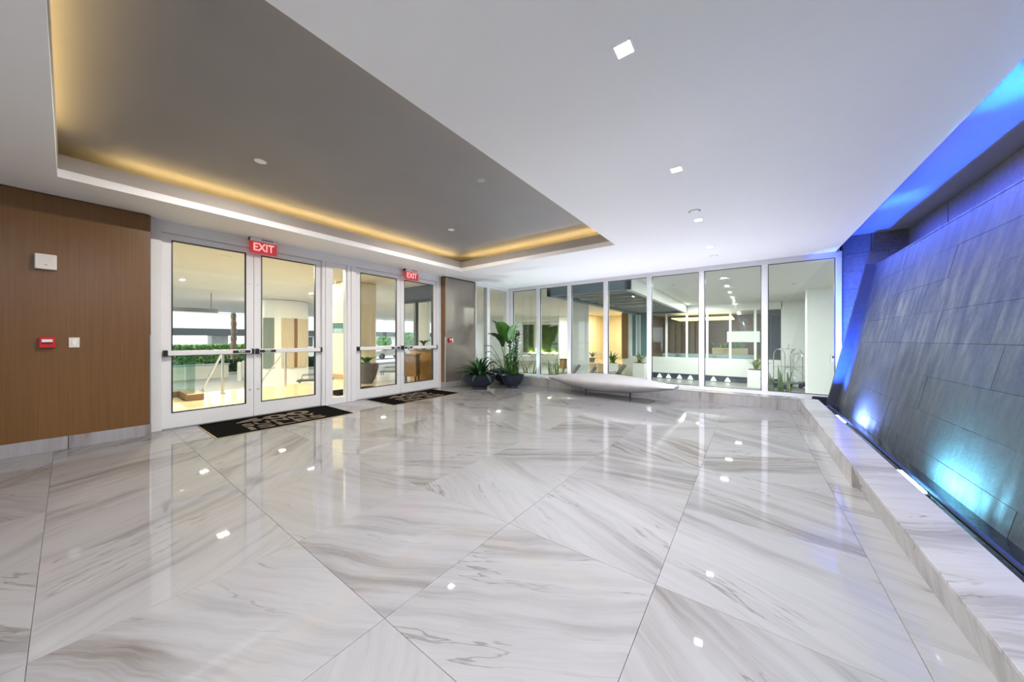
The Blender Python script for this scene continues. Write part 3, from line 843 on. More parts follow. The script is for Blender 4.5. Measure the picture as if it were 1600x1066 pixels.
# small bowl with upright leafy stems
p = atz(801, 606)
pz = thing('potted_plant', 'small navy bowl of upright stems with small glossy leaves, front right of the group', 'plant', (p.x, p.y, 0), group='potted plants in the corner')
bowl(pz, 0.285, 0.325, 0.13)
for k in range(9):
    az = 2 * PI * k / 9 + rnd.uniform(-.3, .3); hgt = (1.28, 1.12, 1.2, .8, .95, .55, .6, .7, .45)[k]
    lean = 0.04 + 0.10 * (1.3 - hgt)
    base = Vector((0.07 * math.cos(az), 0.07 * math.sin(az), 0.26))
    top = base + Vector((lean * math.cos(az) + .02, lean * math.sin(az), hgt - 0.05))
    pts = [base.lerp(top, i / 8) + Vector((0.03 * math.sin(i), 0.03 * math.cos(i * 1.3), 0)) for i in range(9)]
    st = MB().tube(pts, [0.011 - 0.0009 * i for i in range(9)], 6).obj('stem', 'stem', pz)
    lm = MB()
    for i in range(1, 9):
        for q in range(6):
            a2 = rnd.uniform(0, 2 * PI); b3 = pts[i].lerp(pts[i - 1], rnd.random())
            strap(lm, b3, a2, rnd.uniform(0.10, 0.17), rnd.uniform(0.018, 0.03), math.radians(40), math.radians(rnd.uniform(15, 55)), 4)
    lm.obj('leaves', 'leafmid' if hgt < 0.75 else 'leafdark', st)
# tall paddle-leaf plant behind
p = atz(790, 600)
pb = thing('potted_plant', 'tall broad paddle leaf plant in a dark bowl, behind the other two pots', 'plant', (p.x, p.y, 0), group='potted plants in the corner')
bowl(pb, 0.37, 0.40, 0.17)
RV = Vector((cs, sn, 0)); FV = Vector((-sn, cs, 0))
def paddle(parent, tip_dir, base_off, h_stem, lean, l_len, l_w, droop, mat='leafbig'):
    """stem rising from the pot and a broad blade at its end; tip_dir is a unit vector in plan"""
    d = Vector(tip_dir).normalized(); s_ = Vector((-d.y, d.x, 0))
    base = Vector((base_off[0], base_off[1], 0.33)); top = base + Vector((0, 0, h_stem)) + d * lean
    pts = [base.lerp(top, i / 6) + d * (lean * 0.35 * (i / 6) ** 2 - lean * 0.35 * i / 6) for i in range(7)]
    st = MB().tube(pts, [0.014 - 0.0012 * i for i in range(7)], 7).obj('stem', 'stem', parent)
    vs = []; fs = []; n = 10; pos = pts[-1].copy(); ang = math.radians(droop[0])
    for i in range(n + 1):
        u = i / n; w_ = l_w * (math.sin(PI * min(1, u * 0.93 + 0.07)) ** 0.6) * (1 - 0.25 * u) + 0.001
        if i == n: w_ = 0.002
        nrm = Vector((0, 0, 1)) * math.cos(ang) - d * math.sin(ang)
        for kk, f_ in enumerate((-1, -0.5, 0, 0.5, 1)):
            vs.append(pos + s_ * w_ * f_ + nrm * (abs(f_) * w_ * 0.45 + 0.006 * math.sin(i * 2.1 + kk)))
        pos = pos + (d * math.cos(ang) + Vector((0, 0, 1)) * math.sin(ang)) * (l_len / n); ang += math.radians(droop[1] - droop[0]) / n
    for i in range(n):
        for kk in range(4):
            fs.append((5 * i + kk, 5 * i + kk + 1, 5 * i + kk + 6, 5 * i + kk + 5))
    lf = MB().add(vs, fs).obj('leaf', mat, st, True)
def dv(r_, f_): return RV * r_ + FV * f_
paddle(pb, dv(-0.5, -0.9), (0.02, 0.0), 0.80, 0.12, 0.66, 0.25, (82, 20), 'leafbig')
paddle(pb, dv(-0.9, 0.25), (-0.04, 0.02), 0.84, 0.08, 0.62, 0.22, (80, 40), 'leafdark')
paddle(pb, dv(-0.9, -0.5), (0.0, 0.05), 0.66, 0.16, 0.56, 0.21, (70, 5), 'leafdark')
paddle(pb, dv(0.75, -0.5), (0.06, -0.02), 0.80, 0.16, 0.58, 0.17, (86, 45), 'leafbig')
paddle(pb, dv(0.4, 0.8), (0.05, 0.04), 0.74, 0.12, 0.55, 0.15, (80, 40), 'leafbig')
paddle(pb, dv(-1.0, -0.1), (-0.05, 0.0), 0.66, 0.32, 0.26, 0.045, (20, -20), 'leafdark')
paddle(pb, dv(-0.9, -0.5), (-0.05, -0.03), 0.52, 0.34, 0.22, 0.04, (15, -35), 'leafdark')
paddle(pb, dv(-1.0, 0.3), (-0.03, 0.0), 0.30, 0.36, 0.36, 0.04, (35, -50), 'leafdark')
paddle(pb, dv(-0.8, -0.8), (-0.02, -0.02), 0.22, 0.30, 0.30, 0.05, (35, -40), 'leafdark')
paddle(pb, dv(1.0, -0.1), (0.04, 0.0), 0.42, 0.40, 0.34, 0.045, (10, -30), 'leafdark')

# ================================================================== OUTSIDE: GROUND AND SOFFIT
ZGND, ZSF = -1.0, 2.97
g1 = MB().box(-90, 40, -60, 70, ZGND - 0.3, ZGND).obj('driveway', 'concrete')
tag(g1, 'pale grey driveway outside the glass doors', 'driveway', kind='structure')
g2 = MB().box(-16, 14, YW + 0.4, 30, ZGND, ZGND + 0.01).obj('courtyard_floor', 'courtfloor')
tag(g2, 'grey brown courtyard paving beyond the far windows', 'paving', kind='structure')
ld = MB().box(-9.9, XD - 0.09, -6.0, 7.4, ZGND, 0.0).obj('entrance_landing', 'tanfloor')
tag(ld, 'polished tan landing outside the glass doors', 'landing', kind='structure')
pln = MB().box(-6.6, 1.4, YW + 0.08, YW + 0.12, ZGND, 0.0).obj('wall_foundation', 'extwhite')
tag(pln, 'white foundation wall under the far windows', 'wall', kind='structure')
sf = MB()
sf.box(-28, XD - 0.1, -14, 34, ZSF, ZSF + 0.3)
sf.box(XD - 0.1, 14, YW + 0.1, 34, ZSF, ZSF + 0.3)
sfo = sf.obj('soffit', 'soffit')
tag(sfo, 'white soffit over the covered drop-off outside', 'soffit', kind='structure')
MB().box(XD - 0.14, XD - 0.09, YB, YW + 0.1, ZC, ZSF).obj('drop_beam', 'soffit', sfo)
MB().box(XD - 0.14, 1.4, YW + 0.10, YW + 0.16, ZC, ZSF).obj('drop_beam', 'soffit', sfo)
rf = MB().box(-6.7, 2.6, YB - 0.2, YW + 0.1, 3.3, 3.4).obj('roof_slab', 'extwhite')
tag(rf, 'flat roof slab above the lobby', 'roof', kind='structure')

def soffit_light(u, v, lab, watts, mat='e_warm', col=(1.0, 0.9, 0.72)):
    p = atz(u, v, ZSF)
    t_ = thing('soffit_downlight', lab, 'downlight', (p.x, p.y, ZSF), group='round downlights in the soffit outside')
    MB().lathe([(0.09, 0.0), (0.125, 0.0), (0.125, -0.006), (0.09, -0.008)], 20).obj('trim_ring', 'soffit', t_)
    MB().lathe([(0.0005, -0.002), (0.09, -0.002), (0.09, -0.005), (0.0005, -0.005)], 18).obj('lens', mat, t_)
    area('lamp', t_, (0, 0, -0.012), 0.16, watts, col)
WARM = (1.0, 0.86, 0.62)
for u, v, wt, col, lab in ((349, 400, 60, WARM, 'warm soffit downlight seen high in the nearer left door'),
        (319, 442, 30, WARM, 'soffit downlight seen in the middle of the nearer left door'),
        (363, 467, 30, WARM, 'soffit downlight seen beside the middle stile of the nearer left door'),
        (486, 444, 30, WARM, 'warm soffit downlight seen at the right of the nearer right door'),
        (461, 474, 30, WARM, 'soffit downlight seen above the wood clad column'),
        (441, 456, 20, WARM, 'small soffit downlight seen in the nearer right door'),
        (599, 478, 40, WARM, 'soffit downlight seen in the farther left door'),
        (660, 484, 30, WARM, 'soffit downlight seen in the farther right door'),
        (779, 482, 60, (.97, 1, .95), 'soffit downlight seen in the corner window behind the paddle plant'),
        (858, 491, 60, (.97, 1, .95), 'soffit downlight seen above the green wall panels'),
        (941, 495, 60, WARM, 'soffit downlight in front of the yellow lit recess'),
        (1132, 437, 35, (.95, 1, .97), 'nearest small soffit downlight in the sixth far window'),
        (1139, 450, 25, (.95, 1, .97), 'second small soffit downlight in the sixth far window'),
        (1154, 461, 40, (.95, 1, .97), 'brightest soffit downlight in the sixth far window'),
        (1092, 474, 25, (.95, 1, .97), 'soffit downlight seen against the sixth mullion of the far windows')):
    soffit_light(u, v, lab, wt * SOFFIT_W / 14, col=col)
for u, v, lab in ((812, 478, 'small round soffit vent in the first far window'), (1052, 445, 'small round soffit vent in the fifth far window'),
                  (1240, 443, 'sprinkler head in the soffit seen in the last far window'), (1228, 464, 'small sprinkler head above the luggage carts')):
    p = atz(u, v, ZSF)
    tag(MB().lathe([(0.0005, -0.03), (0.02, -0.03), (0.03, -0.012), (0.07, -0.008), (0.07, 0.0), (0.0005, 0.0)], 16).obj('soffit_sprinkler', 'steel', loc=(p.x, p.y, ZSF)),
        lab, 'sprinkler', 'sprinkler heads in the soffit')

# ================================================================== OUTSIDE THE DOORS
# glass balustrade with plinth
t_ = thing('glass_balustrade', 'clear glass balustrade on a brown plinth outside the nearer left door', 'balustrade')
MB().box(-9.80, -9.55, -3.0, 1.55, 0, 0.13, b=0.01).obj('plinth', 'brownwood', t_)
MB().box(-9.55, -8.75, 1.35, 1.60, 0, 0.13, b=0.01).obj('plinth', 'brownwood', t_)
for a, b_ in ((-2.9, -1.4), (-1.38, 0.1), (0.12, 1.46)):
    MB().box(-9.69, -9.675, a, b_, 0.13, 1.02).obj('glass_pane', 'railglass', t_)
MB().box(-9.66, -8.85, 1.47, 1.485, 0.13, 1.02).obj('glass_pane', 'railglass', t_)
def handrail(pt, lab, down):
    t_ = thing('handrail', lab, 'handrail', (pt.x, pt.y, 0), group='stair handrails outside the doors')
    MB().lathe([(0.05, 0), (0.05, 0.01), (0.03, 0.02), (0.025, 0.02)], 16).obj('foot', 'steel', t_)
    MB().tube([(0, 0, 0.015), (0, 0, 0.92)], 0.026, 12).obj('post', 'steel', t_)
    MB().tube([(0.35, -.02, 0.92), (0, 0, 0.92), (-1.9, down, -0.12), (-2.1, down, -0.12)], 0.022, 10).obj('rail', 'steel', t_)
    MB().tube([(-1.75, down, -0.66), (-1.75, down, -0.05)], 0.024, 10).obj('post', 'steel', t_)
handrail(atz(348, 615), 'steel stair handrail seen through the nearer left door', 0.0)
handrail(atz(446, 604), 'steel stair handrail in front of the wood clad column', 0.0)
st_ = thing('entrance_steps', 'grey steps dropping from the tan landing to the driveway', 'steps')
for k in range(5):
    MB().box(-9.9 - 0.36 * (k + 1), -9.9 - 0.36 * k, 0.9, 6.4, ZGND, -0.165 * (k + 1), b=0.01).obj('step', 'concrete', st_)
# wood clad column
pc = atd(441, 560, 15.4)
t_ = thing('clad_column', 'thick white column with wood slat cladding beyond the nearer right door', 'column', (pc.x, pc.y, ZGND), TH + math.atan(359 / F_PX))
MB().lathe([(1.30, 0), (1.30, 0.16), (1.05, 0.2), (1.05, ZSF - ZGND - 0.02), (0.4, ZSF - ZGND - 0.02)], 48).obj('shaft', 'extwhite', t_)
def clad(a0, a1, z0, z1, mat, n, r_=1.08):
    for k in range(n):
        a = math.radians(a0 + (a1 - a0) * (k + 0.5) / n); wd = math.radians(abs(a1 - a0)) / n * r_ * 0.46
        m = Matrix.Rotation(a, 4, 'Z')
        MB().box(-wd, wd, -r_ - 0.03, -r_ + 0.04, z0, z1, m).obj('slat', mat, t_)
clad(-2, 24, 0.9, 3.14, 'palewood', 7)
clad(24.5, 31, 0.9, 3.14, 'brownwood', 1, 1.06)
clad(31.5, 67, 0.9, 3.14, 'palewood', 8)
clad(-39, -16, 0.9, 3.14, 'greenslat', 6)
# cream column on the landing
p0 = atz(553, 591)
t_ = thing('cream_column', 'square cream column outside between the sidelight and the farther doors', 'column', (p0.x - 0.35, p0.y + 0.2, 0), 0.0)
MB().box(-0.50, 0.50, -0.45, 0.45, 0.12, ZSF - 0.02, b=0.01).obj('shaft', 'cream', t_)
MB().box(-0.515, 0.515, -0.465, 0.465, 0, 0.12, b=0.01).obj('base', 'orangewood', t_)
# teal notice on the column, seen through the sidelight
p = atd(529, 513, 9.3)
t_ = thing('hanging_sign', 'teal and white notice seen through the narrow sidelight', 'sign', (p.x, p.y, p.z), TH)
MB().box(-0.16, 0.16, -0.02, 0.02, -0.14, 0.15, b=0.004).obj('board', 'teal', t_)
MB().box(-0.13, 0.13, -0.024, -0.02, -0.13, -0.01).obj('card', 'paleblue', t_)
for sx in (-0.1, 0.1):
    MB().box(sx - 0.006, sx + 0.006, -0.006, 0.006, 0.15, ZSF - p.z).obj('rod', 'steel', t_)
# exterior mat
t_ = thing('outside_mat', 'dark mat on the tan landing seen through the sidelight', 'mat', (-7.35, 3.95, 0))
MB().box(-0.45, 0.45, -0.6, 0.6, 0, 0.012, b=0.003).obj('pile', 'mat', t_)
MB().box(-0.47, 0.47, -0.62, 0.62, 0, 0.006, b=0.002).obj('border', 'dark', t_)
# potted plant on the landing
p = atz(573, 599)
t_ = thing('landing_plant', 'dark tapered pot with broad leaves on the tan landing, seen through the farther left door', 'plant', (p.x, p.y, 0))
autosmooth(MB().lathe([(0.14, 0), (0.22, 0.12), (0.30, 0.42), (0.31, 0.55), (0.28, 0.55), (0.26, 0.50), (0.01, 0.5)], 28).obj('pot', 'plate', t_), 40)
for k in range(8):
    strap(MB(), (0, 0, 0.48), k * 0.85, 0.42, 0.075, math.radians(70), math.radians(65), 6).obj('leaf', 'leafmid', t_, True)
# valet lectern and curved desk
p = atz(645, 601)
t_ = thing('valet_lectern', 'dark brown valet lectern on the landing beyond the farther right door', 'lectern', (p.x - 0.1, p.y, 0), TH)
MB().box(-0.20, 0.20, -0.15, 0.2, 0.22, 0.78, b=0.01).obj('cabinet', 'brownwood', t_)
MB().box(-0.23, 0.23, -0.18, 0.22, 0.78, 0.81, b=0.005).obj('top', 'brownwood', t_)
for sx in (-0.17, 0.17):
    for sy in (-0.12, 0.17):
        MB().box(sx - 0.02, sx + 0.02, sy - 0.02, sy + 0.02, 0, 0.22).obj('leg', 'dark', t_)
p = atz(671, 598)
t_ = thing('curved_desk', 'orange wood curved desk at the right edge of the farther doors', 'desk', (p.x - 0.45, p.y + 0.25, 0), TH)
poly = [(0.45 * math.cos(a) , 0.40 * math.sin(a)) for a in [PI * 0.5 + PI * k / 14 for k in range(15)]] + [(0.5, -0.40), (0.5, 0.40)]
MB().prism(poly, 'z', 0.0, 0.86).obj('body', 'orangewood', t_)
MB().prism([(x * 1.06, y * 1.06) for x, y in poly], 'z', 0.86, 0.90).obj('top', 'brownwood', t_)
pp_ = thing('desk_plant', 'small leafy plant standing on the orange curved desk', 'plant', (p.x - 0.5, p.y + 0.2, 0.90))
MB().lathe([(0.06, 0), (0.09, 0.12), (0.08, 0.12), (0.01, 0.11)], 16).obj('pot', 'plate', pp_)
for k in range(9):
    strap(MB(), (0, 0, 0.1), k * 0.75, rnd.uniform(0.22, 0.32), 0.035, math.radians(60), math.radians(60), 5).obj('leaf', 'leafdark', pp_, True)
# slim dark post and pale column beyond the second doors
p = atd(650, 540, 12.5)
tag(MB().box(-0.07, 0.07, -0.07, 0.07, ZGND, ZSF, b=0.01).obj('dark_post', 'plate', loc=(p.x, p.y, 0)), 'slim dark grey post beyond the farther right door', 'post')
p = atd(663, 540, 14.5)
t_ = thing('pale_column', 'pale green white column beyond the farther right door', 'column', (p.x, p.y, ZGND), TH)
MB().box(-0.2, 0.2, -0.2, 0.2, 0.15, ZSF - ZGND, b=0.01).obj('shaft', 'extwhite', t_)
MB().box(-0.23, 0.23, -0.23, 0.23, 0, 0.15, b=0.01).obj('base', 'concrete', t_)
p = atd(655, 470, 11.0)
tag(MB().box(-0.85, 0.85, -0.1, 0.1, -0.22, 0.30).obj('hanging_beam', 'navy', loc=(p.x, p.y, ZSF - 0.3)), 'beam under the soffit beyond the farther right door, its blue light painted on', 'beam')  # purple blue light on the beam put into its dark blue colour
p = atd(296, 484, 12.0)
b_ = MB().box(-0.8, 0.8, -0.06, 0.06, -0.07, 0.07, b=0.01).obj('linear_fixture', 'plate', loc=(p.x, p.y, p.z))
b_.rotation_euler = (0, 0, PI / 2)
tag(b_, 'dark bar fixture hung below the soffit in the nearer left door', 'light fixture')
for dy in (-0.6, 0.6):
    MB().box(-0.01, 0.01, dy - 0.01, dy + 0.01, 0.07, ZSF - p.z).obj('hanger', 'plate', b_).rotation_euler = (0, 0, -PI / 2)

# hedges
def hedge(x0, x1, y0, y1, z0, z1, n, lab, name='hedge', mat='leafmid', seed=3):
    r2 = random.Random(seed)
    t_ = thing(name, lab, 'hedge', ((x0 + x1) / 2, (y0 + y1) / 2, z0), group='clipped hedges')
    hx, hy, h_ = (x1 - x0) / 2, (y1 - y0) / 2, z1 - z0
    MB().box(-hx + .08, hx - .08, -hy + .08, hy - .08, 0.0, h_ - 0.08).obj('twig_core', 'leafdark', t_)
    m = MB()
    for k in range(n):
        q = Vector((r2.uniform(-hx, hx), r2.uniform(-hy, hy), r2.uniform(0, h_)))
        s_ = r2.randint(0, 2)
        if s_ == 0: q.x = hx * (1 if r2.random() < .8 else -1)
        elif s_ == 1: q.z = h_
        else: q.y = hy * r2.choice((-1, 1)) if r2.random() < .3 else q.y; q.x = hx if r2.random() < .6 else q.x
        a = Vector((r2.gauss(0, 1), r2.gauss(0, 1), r2.gauss(0, 1))).normalized(); b2_ = a.orthogonal().normalized(); L_ = r2.uniform(.10, .2)
        m.add([q - a * L_, q + b2_ * L_ * .45, q + a * L_, q - b2_ * L_ * .45], [(0, 1, 2, 3)])
    lv = m.obj('foliage', mat, t_); lv['kind'] = 'stuff'
    return t_
hedge(-32.5, -31.0, -8, 12, ZGND, 0.72, 9000, 'long clipped green hedge across the driveway', 'long_hedge', 'leafhedge')
hedge(-27.6, -26.9, 5.4, 11.5, ZGND, -0.25, 2500, 'low hedge in front of the long hedge, its shade put into dark leaves', 'low_hedge', 'leafdark', 5)  # shade on the lower hedge put into a dark leaf colour
t_ = thing('low_wall', 'low pale wall with a coping across the driveway, left of the stair handrail', 'wall', (-24.5, 0.5, ZGND))
MB().box(-0.12, 0.12, -6, 5.0, 0, 0.72).obj('body', 'extwhite', t_)
MB().box(-0.17, 0.17, -6.05, 5.05, 0.72, 0.80, b=0.01).obj('coping', 'paleblue', t_)
kb = MB().box(-26.2, -25.95, -10, 30, ZGND, ZGND + 0.15, b=0.02).obj('kerb', 'concrete')
tag(kb, 'grey kerb along the far side of the driveway', 'kerb', kind='structure')
# palm trunk
p = atd(365, 548, 22.0)
t_ = thing('palm_tree', 'palm with a rough brown trunk beyond the nearer left door', 'tree', (p.x, p.y, ZGND))
pts = [(0.05 * math.sin(i * 0.7), 0, i * 0.25) for i in range(22)]
MB().tube(pts, [0.19 - 0.004 * i + (0.03 if i % 2 else -0.01) for i in range(22)], 14).obj('trunk', 'bark', t_)
for k in range(9):
    strap(MB(), (0.05, 0, 5.2), k * 0.7, 2.6, 0.28, math.radians(80), math.radians(45), 8).obj('frond', 'leafmid', t_, True)
# white posts
for k, (u, d_) in enumerate(((381, 18.0), (374, 17.0))):
    p = atd(u, 560, d_)
    tag(MB().lathe([(0.09, 0), (0.09, 0.95), (0.07, 1.0), (0.01, 1.02)], 14).obj('bollard', 'extwhite', loc=(p.x, p.y, ZGND)),
        ('white bollard at the edge of the driveway beside the door stile', 'slim white bollard behind the first, by the hedge')[k], 'bollard')
# overpass
t_ = thing('overpass', 'white concrete overpass beyond the hedge, shade of its underside painted dark', 'overpass', (-48, 8, ZGND))
MB().box(-4, 3, -45, 60, 3.3, 3.5).obj('deck_underside', 'plate', t_)  # shade under the deck put into a dark grey colour
MB().box(2.6, 3.4, -45, 60, 2.55, 3.25, b=0.03).obj('underside_shade', 'dark', t_)  # dark strip standing for the shaded underside of the deck
MB().box(2.7, 3.2, -45, 60, 3.25, 4.9, b=0.03).obj('parapet', 'extwhite', t_)
MB().box(2.6, 3.35, -45, 60, 4.9, 5.05, b=0.02).obj('coping', 'extwhite', t_)
for y in range(-40, 60, 14):
    MB().box(-1.5, 0.5, y - 0.7, y + 0.7, 0, 3.3, b=0.05).obj('pier', 'concrete', t_)
# far white building
t_ = thing('far_building', 'white building with floor bands across the street', 'building', (-62, 50, ZGND), math.radians(8))
MB().box(-6, 0, -35, 30, 0, 16).obj('body', 'extwhite', t_)
for k in range(5):
    MB().box(0, 0.9, -35, 30, 2.6 + 3 * k, 3.7 + 3 * k).obj('balcony_band', 'extwhite', t_)
    for y in range(-33, 30, 4):
        MB().box(0, 0.06, y, y + 2.6, 0.6 + 3 * k, 2.5 + 3 * k).obj('window', 'plate', t_)
# parked cars
def car(x, y, mat, lab):
    t_ = thing('parked_car', lab, 'car', (x, y, ZGND), PI / 2, 'cars on the street')
    prof = [(-2.2, 0.35), (-2.2, 0.85), (-1.5, 0.95), (-0.9, 1.42), (0.7, 1.45), (1.45, 0.98), (2.15, 0.85), (2.25, 0.4)]
    MB().prism(prof, 'y', -0.85, 0.85).obj('body', mat, t_)
    MB().prism([(-1.35, 0.98), (-0.86, 1.38), (0.65, 1.40), (1.3, 1.0)], 'y', -0.86, 0.86).obj('windows', 'navy', t_)
    for x_ in (-1.4, 1.4):
        for y_ in (-0.8, 0.8):
            MB().tube([(x_, y_ - 0.1, 0.33), (x_, y_ + 0.1, 0.33)], 0.33, 16).obj('wheel', 'black', t_)
car(-34, 13.5, 'extwhite', 'white car on the street right of the wood clad column')
car(-33, 21.5, 'steel', 'silver car on the street seen through the farther doors')
# street trees
def tree(u, dep, h_, r_, lab, seed):
    r2 = random.Random(seed); p = atd(u, 530, dep)
    t_ = thing('street_tree', lab, 'tree', (p.x, p.y, ZGND), group='street trees')
    MB().tube([(0, 0, 0), (0.05, 0, h_ * .3), (0, 0.05, h_ * .65)], [0.14, 0.11, 0.06], 8).obj('trunk', 'bark', t_)
    m = MB()
    for k in range(1500):
        a = Vector((r2.gauss(0, 1), r2.gauss(0, 1), r2.gauss(0, 1))).normalized(); q = Vector((0, 0, h_ * .68)) + a * r_ * r2.uniform(.55, 1.0); q.z = h_ * .68 + (q.z - h_ * .68) * .8
        b1 = Vector((r2.gauss(0, 1), r2.gauss(0, 1), r2.gauss(0, 1))).normalized(); b2_ = b1.orthogonal().normalized(); L_ = r2.uniform(.12, .25)
        m.add([q - b1 * L_, q + b2_ * L_ * .5, q + b1 * L_, q - b2_ * L_ * .5], [(0, 1, 2, 3)])
    m.obj('crown', 'leafmid', t_)['kind'] = 'stuff'
tree(638, 42, 3.2, 1.1, 'green street tree seen through the farther right door', 1)
tree(600, 46, 2.6, 1.0, 'smaller street tree seen through the farther left door', 2)
tree(547, 33, 2.8, 1.0, 'street tree behind the cream column', 8)
# outdoor chairs beyond the clad column
def lounge(pt, rz, lab, mat='chair'):
    t_ = thing('lounge_chair', lab, 'chair', (pt.x, pt.y, ZGND + 0.01), rz, 'outdoor lounge chairs')
    MB().box(-0.6, 0.45, -0.31, 0.31, 0.32, 0.37, b=0.01).obj('seat', mat, t_)
    MB().box(-0.02, 0.02, -0.31, 0.31, 0.0, 0.82, Matrix.Translation((0.45, 0, 0.34)) @ Matrix.Rotation(math.radians(38), 4, 'Y'), b=0.008).obj('backrest', mat, t_)
    for x_ in (-0.5, 0.4):
        for y_ in (-0.28, 0.28):
            MB().box(x_ - .018, x_ + .018, y_ - .018, y_ + .018, 0, 0.32).obj('leg', 'dark', t_)
    for y_ in (-0.30, 0.30):
        MB().tube([(-0.45, y_, 0.35), (-0.4, y_, 0.58), (0.35, y_, 0.60), (0.62, y_, 0.62)], 0.016, 8).obj('armrest', 'dark', t_)
p = atz(489, 606, ZGND); lounge(p, TH + 0.5, 'dark lounge chair right of the wood clad column', 'dark')
p = atz(528, 598, ZGND); lounge(p, TH + 2.2, 'dark lounge chair seen low in the narrow sidelight', 'dark')
p = atz(612, 590, ZGND); lounge(p, TH + 0.2, 'dark lounge chair seen low in the farther left door', 'dark')
p = atz(874, 603, ZGND); lounge(p, TH - 0.1, 'grey lounge chair nearest the green wall panels')
p = atz(896, 609, ZGND); lounge(p, TH - 0.1, 'grey lounge chair in front of the big white column')
p = atz(944, 603, ZGND); lounge(p, TH - 0.1, 'grey lounge chair right of the big white column')

# ================================================================== COURTYARD BEYOND THE FAR WINDOWS
# planting bed just outside the glass
def blades(u, v_top, yb, n, lab, mat, wd, spread, hs):
    p = aty(u, 590, yb); r2 = random.Random(int(u))
    t_ = thing('snake_plant', lab, 'plant', (p.x, p.y, -0.12), group='plants along the outside of the far windows')
    MB().box(-0.32, 0.32, -0.16, 0.16, ZGND + 0.12, 0.12, b=0.01).obj('planter', 'extwhite', t_)
    MB().box(-0.29, 0.29, -0.13, 0.13, 0.10, 0.125).obj('soil', 'soil', t_)
    for k in range(n):
        x = (k / (n - 1) - 0.5) * 0.42
        az = r2.uniform(0, 2 * PI)
        h_ = hs * r2.uniform(0.65, 1.0)
        strap(MB(), (x, r2.uniform(-.07, .07), 0.11), az if spread > .3 else r2.choice((PI / 2, -PI / 2)) + r2.uniform(-.5, .5), h_, wd, math.radians(20 * spread), math.radians(88 - 40 * spread * r2.random()), 6).obj('leaf', mat, t_, True)
blades(828, 560, YW + 0.42, 11, 'spiky yellow green plant outside the first far window', 'leafyellow', 0.026, 0.7, 0.72)
blades(868, 560, YW + 0.42, 14, 'spiky yellow green plant outside the second far window', 'leafyellow', 0.028, 0.7, 0.8)
blades(766, 560, YW + 0.6, 10, 'spiky yellow green plant seen behind the arching potted plant', 'leafyellow', 0.026, 0.8, 0.6)
blades(1216, 575, YW + 0.40, 10, 'upright snake plant outside the last far window', 'leafsnake', 0.032, 0.32, 0.70)

# green wall
YG = 28.0
gw = MB().box(-30, -9.0, YG + 0.25, YG + 0.5, ZGND, ZSF).obj('wall_courtyard', 'extwhite')
tag(gw, 'white courtyard wall carrying the green wall panels', 'wall', kind='structure')
MB().box(-30, -14.2, YG - 0.55, YG + 0.25, ZGND, -0.36, b=0.02).obj('ledge', 'extwhite', gw)
def green_panel(u0, u1, v0, v1, lab, seed):
    r2 = random.Random(seed)
    a = aty(u0, v0, YG); b_ = aty(u1, v1, YG)
    t_ = thing('green_wall_panel', lab, 'green wall', ((a.x + b_.x) / 2, YG + 0.1, b_.z), group='green wall panels in the courtyard')
    hx = (b_.x - a.x) / 2; h_ = a.z - b_.z
    MB().box(-hx, hx, 0.0, 0.12, 0, h_).obj('backing', 'leafolive', t_)
    m = MB()
    for k in range(2600):
        q = Vector((r2.uniform(-hx, hx), -0.01, r2.uniform(0, h_)))
        d_ = Vector((r2.gauss(0, .6), -1, r2.gauss(0, .6))).normalized(); s_ = d_.orthogonal().normalized(); L_ = r2.uniform(.04, .09)
        m.add([q, q + d_ * L_ * .4 + s_ * L_ * .5, q + d_ * L_ * 1.1, q + d_ * L_ * .4 - s_ * L_ * .5], [(0, 1, 2, 3)])
    m.obj('foliage', 'leafolive', t_)['kind'] = 'stuff'
    return a, b_
green_panel(817, 832.5, 508, 551, 'narrow green wall panel seen behind the tall potted plants', 4)
green_panel(846, 873.5, 508, 551, 'wide green wall panel beside the white courtyard column', 6)
for u, lab in ((828, 'green tinted uplight below the narrow green panel'), (847, 'green tinted uplight at the left of the wide green panel'), (864, 'green tinted uplight at the right of the wide green panel')):
    p = aty(u, 550, YG - 0.12)
    t_ = thing('wall_uplight', lab, 'light', (p.x, p.y, -0.36), group='uplights at the green wall')
    MB().lathe([(0.07, 0), (0.09, 0.10), (0.08, 0.10), (0.06, 0.06)], 14).obj('housing', 'dark', t_)
    MB().lathe([(0.0005, 0.085), (0.075, 0.085), (0.075, 0.095), (0.0005, 0.095)], 14).obj('lens', 'e_green', t_)
    area('lamp', t_, (0, 0, 0.12), 0.14, 16, (0.95, 1.0, 0.55), (PI - math.radians(12), 0, 0))
def white_col(u0, u1, dep, lab, base=True):
    p = atd((u0 + u1) / 2, 530, dep); hw = (u1 - u0) / 2 * dep / F_PX
    t_ = thing('white_column', lab, 'column', (p.x, p.y, ZGND), TH, 'white columns in the courtyard')
    MB().box(-hw, hw, -hw, hw, 0.1, ZSF - ZGND, b=0.01).obj('shaft', 'extwhite', t_)
    MB().box(-hw - .01, hw + .01, -hw - .01, hw + .01, 0, 0.1, b=0.005).obj('base', 'concrete', t_)
white_col(873, 887, 25.5, 'white column right of the wide green panel')
white_col(892, 917, 16.0, 'big white column in front of the yellow lit recess')
p = atd(880, 570, 24.4)
t_ = thing('trash_bin', 'brown cylindrical bin at the foot of the white column', 'bin', (p.x, p.y, ZGND))
MB().lathe([(0.24, 0), (0.26, 0.03), (0.27, 0.68), (0.25, 0.70), (0.24, 0.62), (0.01, 0.6)], 20).obj('body', 'brownwood', t_)
MB().lathe([(0.275, 0.66), (0.285, 0.69), (0.275, 0.72), (0.255, 0.69)], 20).obj('rim', 'dark', t_)
